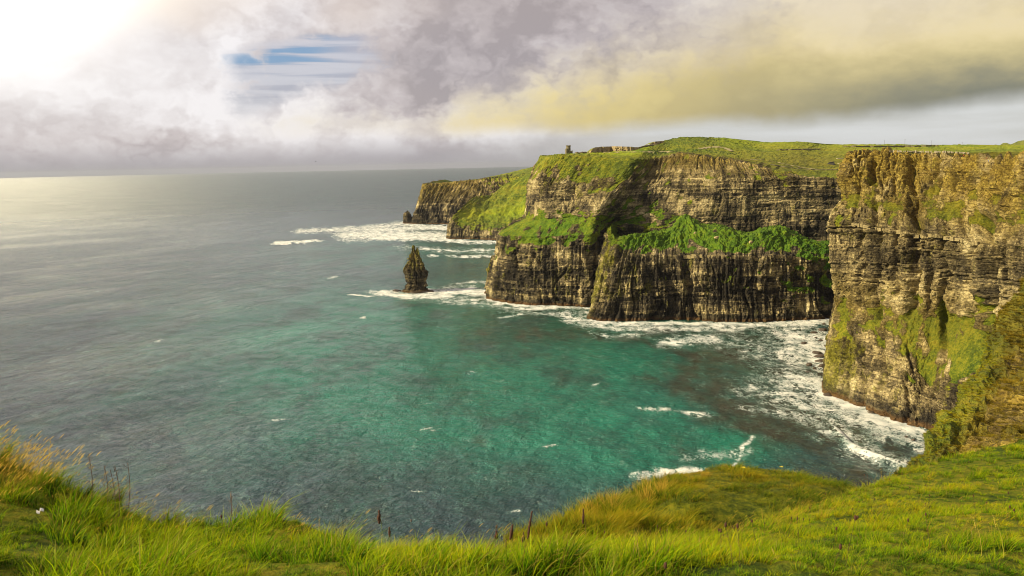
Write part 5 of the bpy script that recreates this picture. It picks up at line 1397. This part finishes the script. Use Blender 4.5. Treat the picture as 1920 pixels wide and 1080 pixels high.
def twig(px, pt_, pb, Y, lean, seed, label):
    rg = random.Random(seed)
    root = stalk('dead_stem', px, pt_, pb, Y, lean, 0, 0, M_TWIG, M_TWIG, label, 'dead stem', 'dead bare stems at the hummock', seed, r_stem=.0050)
    d = Vector(P(px, pt_, Y)) - root.location
    for k in range(7):
        f = rg.uniform(.35, .95); c = d * f; a = rg.uniform(0, 6.28); l = rg.uniform(.03, .08)
        bm = bmesh.new(); tube(bm, [c, c + Vector((math.cos(a) * l, math.sin(a) * l, l * 1.1))], .0026, .0014, 5); bm_obj('twig', bm, M_TWIG, root)
twig(165, 850, 905, 8.3, 2, 1, 'single thin dead stem standing on the hummock crest at the left'); twig(195, 873, 925, 8.3, 2, 2, 'leftmost of the dead stems right of the hummock'); twig(206, 880, 925, 8.3, -2, 3, 'thin faint dead stem between two stouter ones right of the hummock')
twig(215, 873, 935, 8.2, 0, 4, 'straight stout dead stem in the middle of the group by the hummock'); twig(239, 868, 935, 8.2, 12, 5, 'leaning dead stem at the right of the group by the hummock'); twig(433, 925, 985, 8.6, 10, 6, 'thin leaning dead stem against the sea right of the hummock')
for i, (px, pt_, pb, Y, ln, lab) in enumerate(((1825, 970, 1035, 5.6, -16, 'straight straw stem in the lawn at the lower right, the left of two'), (1862, 967, 1018, 5.6, -22, 'bent straw stem in the lawn at the lower right, the right of two'), (1447, 1027, 1065, 5.4, -14, 'short thick straw stalk in the lawn below the knoll'))):
    root = stalk('straw_stem', px, pt_, pb, Y, ln, .0045, .3, M_STRAW, M_STRAW, lab, 'straw', 'straw stems in the lawn', 60 + i, 8, .0017)
# small dark plantain heads nobody could count
bm = bmesh.new(); rg = random.Random(12); nph = 0
nrg = np.random.default_rng(44)
pp = sample_grid(FORE[1], 700, lambda c: ((c[:, :, 1] > 3.6) & (c[:, :, 1] < 20)) * np.clip((project(c)[0] - 500) / 500, .06, 1) * (project(c)[0] < 2050) * (6 / np.hypot(c[:, :, 0], c[:, :, 1])) ** .6, nrg)
for x, y, z in pp[:520]:
    h_ = rg.uniform(.16, .33); lx, ly = rg.uniform(-.06, .08), rg.uniform(-.05, .05)
    tube(bm, [(x, y, z), (x + lx * .4, y + ly * .4, z + h_ * .5), (x + lx, y + ly, z + h_)], .0013, .001, 4)
    c = (x + lx, y + ly, z + h_ + .01); r = rg.uniform(.006, .010)
    bmesh.ops.create_icosphere(bm, subdivisions=1, radius=r, matrix=Matrix.Translation(c) @ Matrix.Diagonal((1, 1, 2.1, 1)))
o = bm_obj('plantain_heads', bm, M_SEED); tag(o, 'small dark brown plantain heads dotted through the lawn', 'plantain', None, 'stuff')
# yellow flowers on the knoll
T_KN = bvh_of(KNOLL[1][:, 16:])
for px, py, lab in ((1392, 894, 'yellow flower near the crest of the knoll'), (1463, 892, 'yellow flower at the right part of the knoll crest')):
    h = hit(T_KN, px, py + 3)
    if h is None: continue
    root = empty('yellow_flower', h); tag(root, lab, 'flower')
    bm = bmesh.new(); tube(bm, [(0, 0, 0), (.02, 0, .2), (.03, 0, .42)], .006, .004, 5); bm_obj('stem', bm, M_GSTEM, root)
    bm = bmesh.new()
    for k in range(9):
        a = k * .698; v = [bm.verts.new((.03 + r * math.cos(a + o_), r * math.sin(a + o_), .42 + zz)) for r, o_, zz in ((.012, 0, 0), (.06, -.25, .02), (.08, 0, .03), (.06, .25, .02))]; bm.faces.new(v)
    bm_obj('petals', bm, M_YEL, root)
# a crumpled scrap of white paper
h = hit(T_FORE, 91, 990)
if h is not None:
    bm = bmesh.new(); bmesh.ops.create_grid(bm, x_segments=7, y_segments=5, size=.5)
    rg = random.Random(3)
    for v in bm.verts: v.co = Vector((v.co.x * .055, v.co.y * .03, rg.uniform(-.008, .008) + .02 * math.sin(v.co.x * 7)))
    r = bmesh.ops.solidify(bm, geom=bm.faces[:], thickness=.002)
    o = bm_obj('paper_scrap', bm, M_PAPER); o.location = h + Vector((0, -.1, .20)); o.rotation_euler = (.5, -.25, .2); tag(o, 'crumpled scrap of white paper caught in the grass below the hummock', 'litter')

# ------------------------------------------------------------------ the air
def build_haze():
    bm = bmesh.new(); box(bm, (0, 0, 141), (116000, 116000, 318))
    m = bpy.data.materials.new('haze'); m.use_nodes = True; t = NT(m.node_tree); t.n.clear()
    v = t.node('ShaderNodeVolumePrincipled'); v.inputs['Color'].default_value = (.48, .53, .64, 1); v.inputs['Density'].default_value = 1.3e-5; v.inputs['Anisotropy'].default_value = .2
    out = t.node('ShaderNodeOutputMaterial'); t.l.new(v.outputs[0], out.inputs['Volume'])
    o = bm_obj('haze', bm, m); tag(o, 'thin sea haze', 'haze', None, 'stuff')
build_haze()
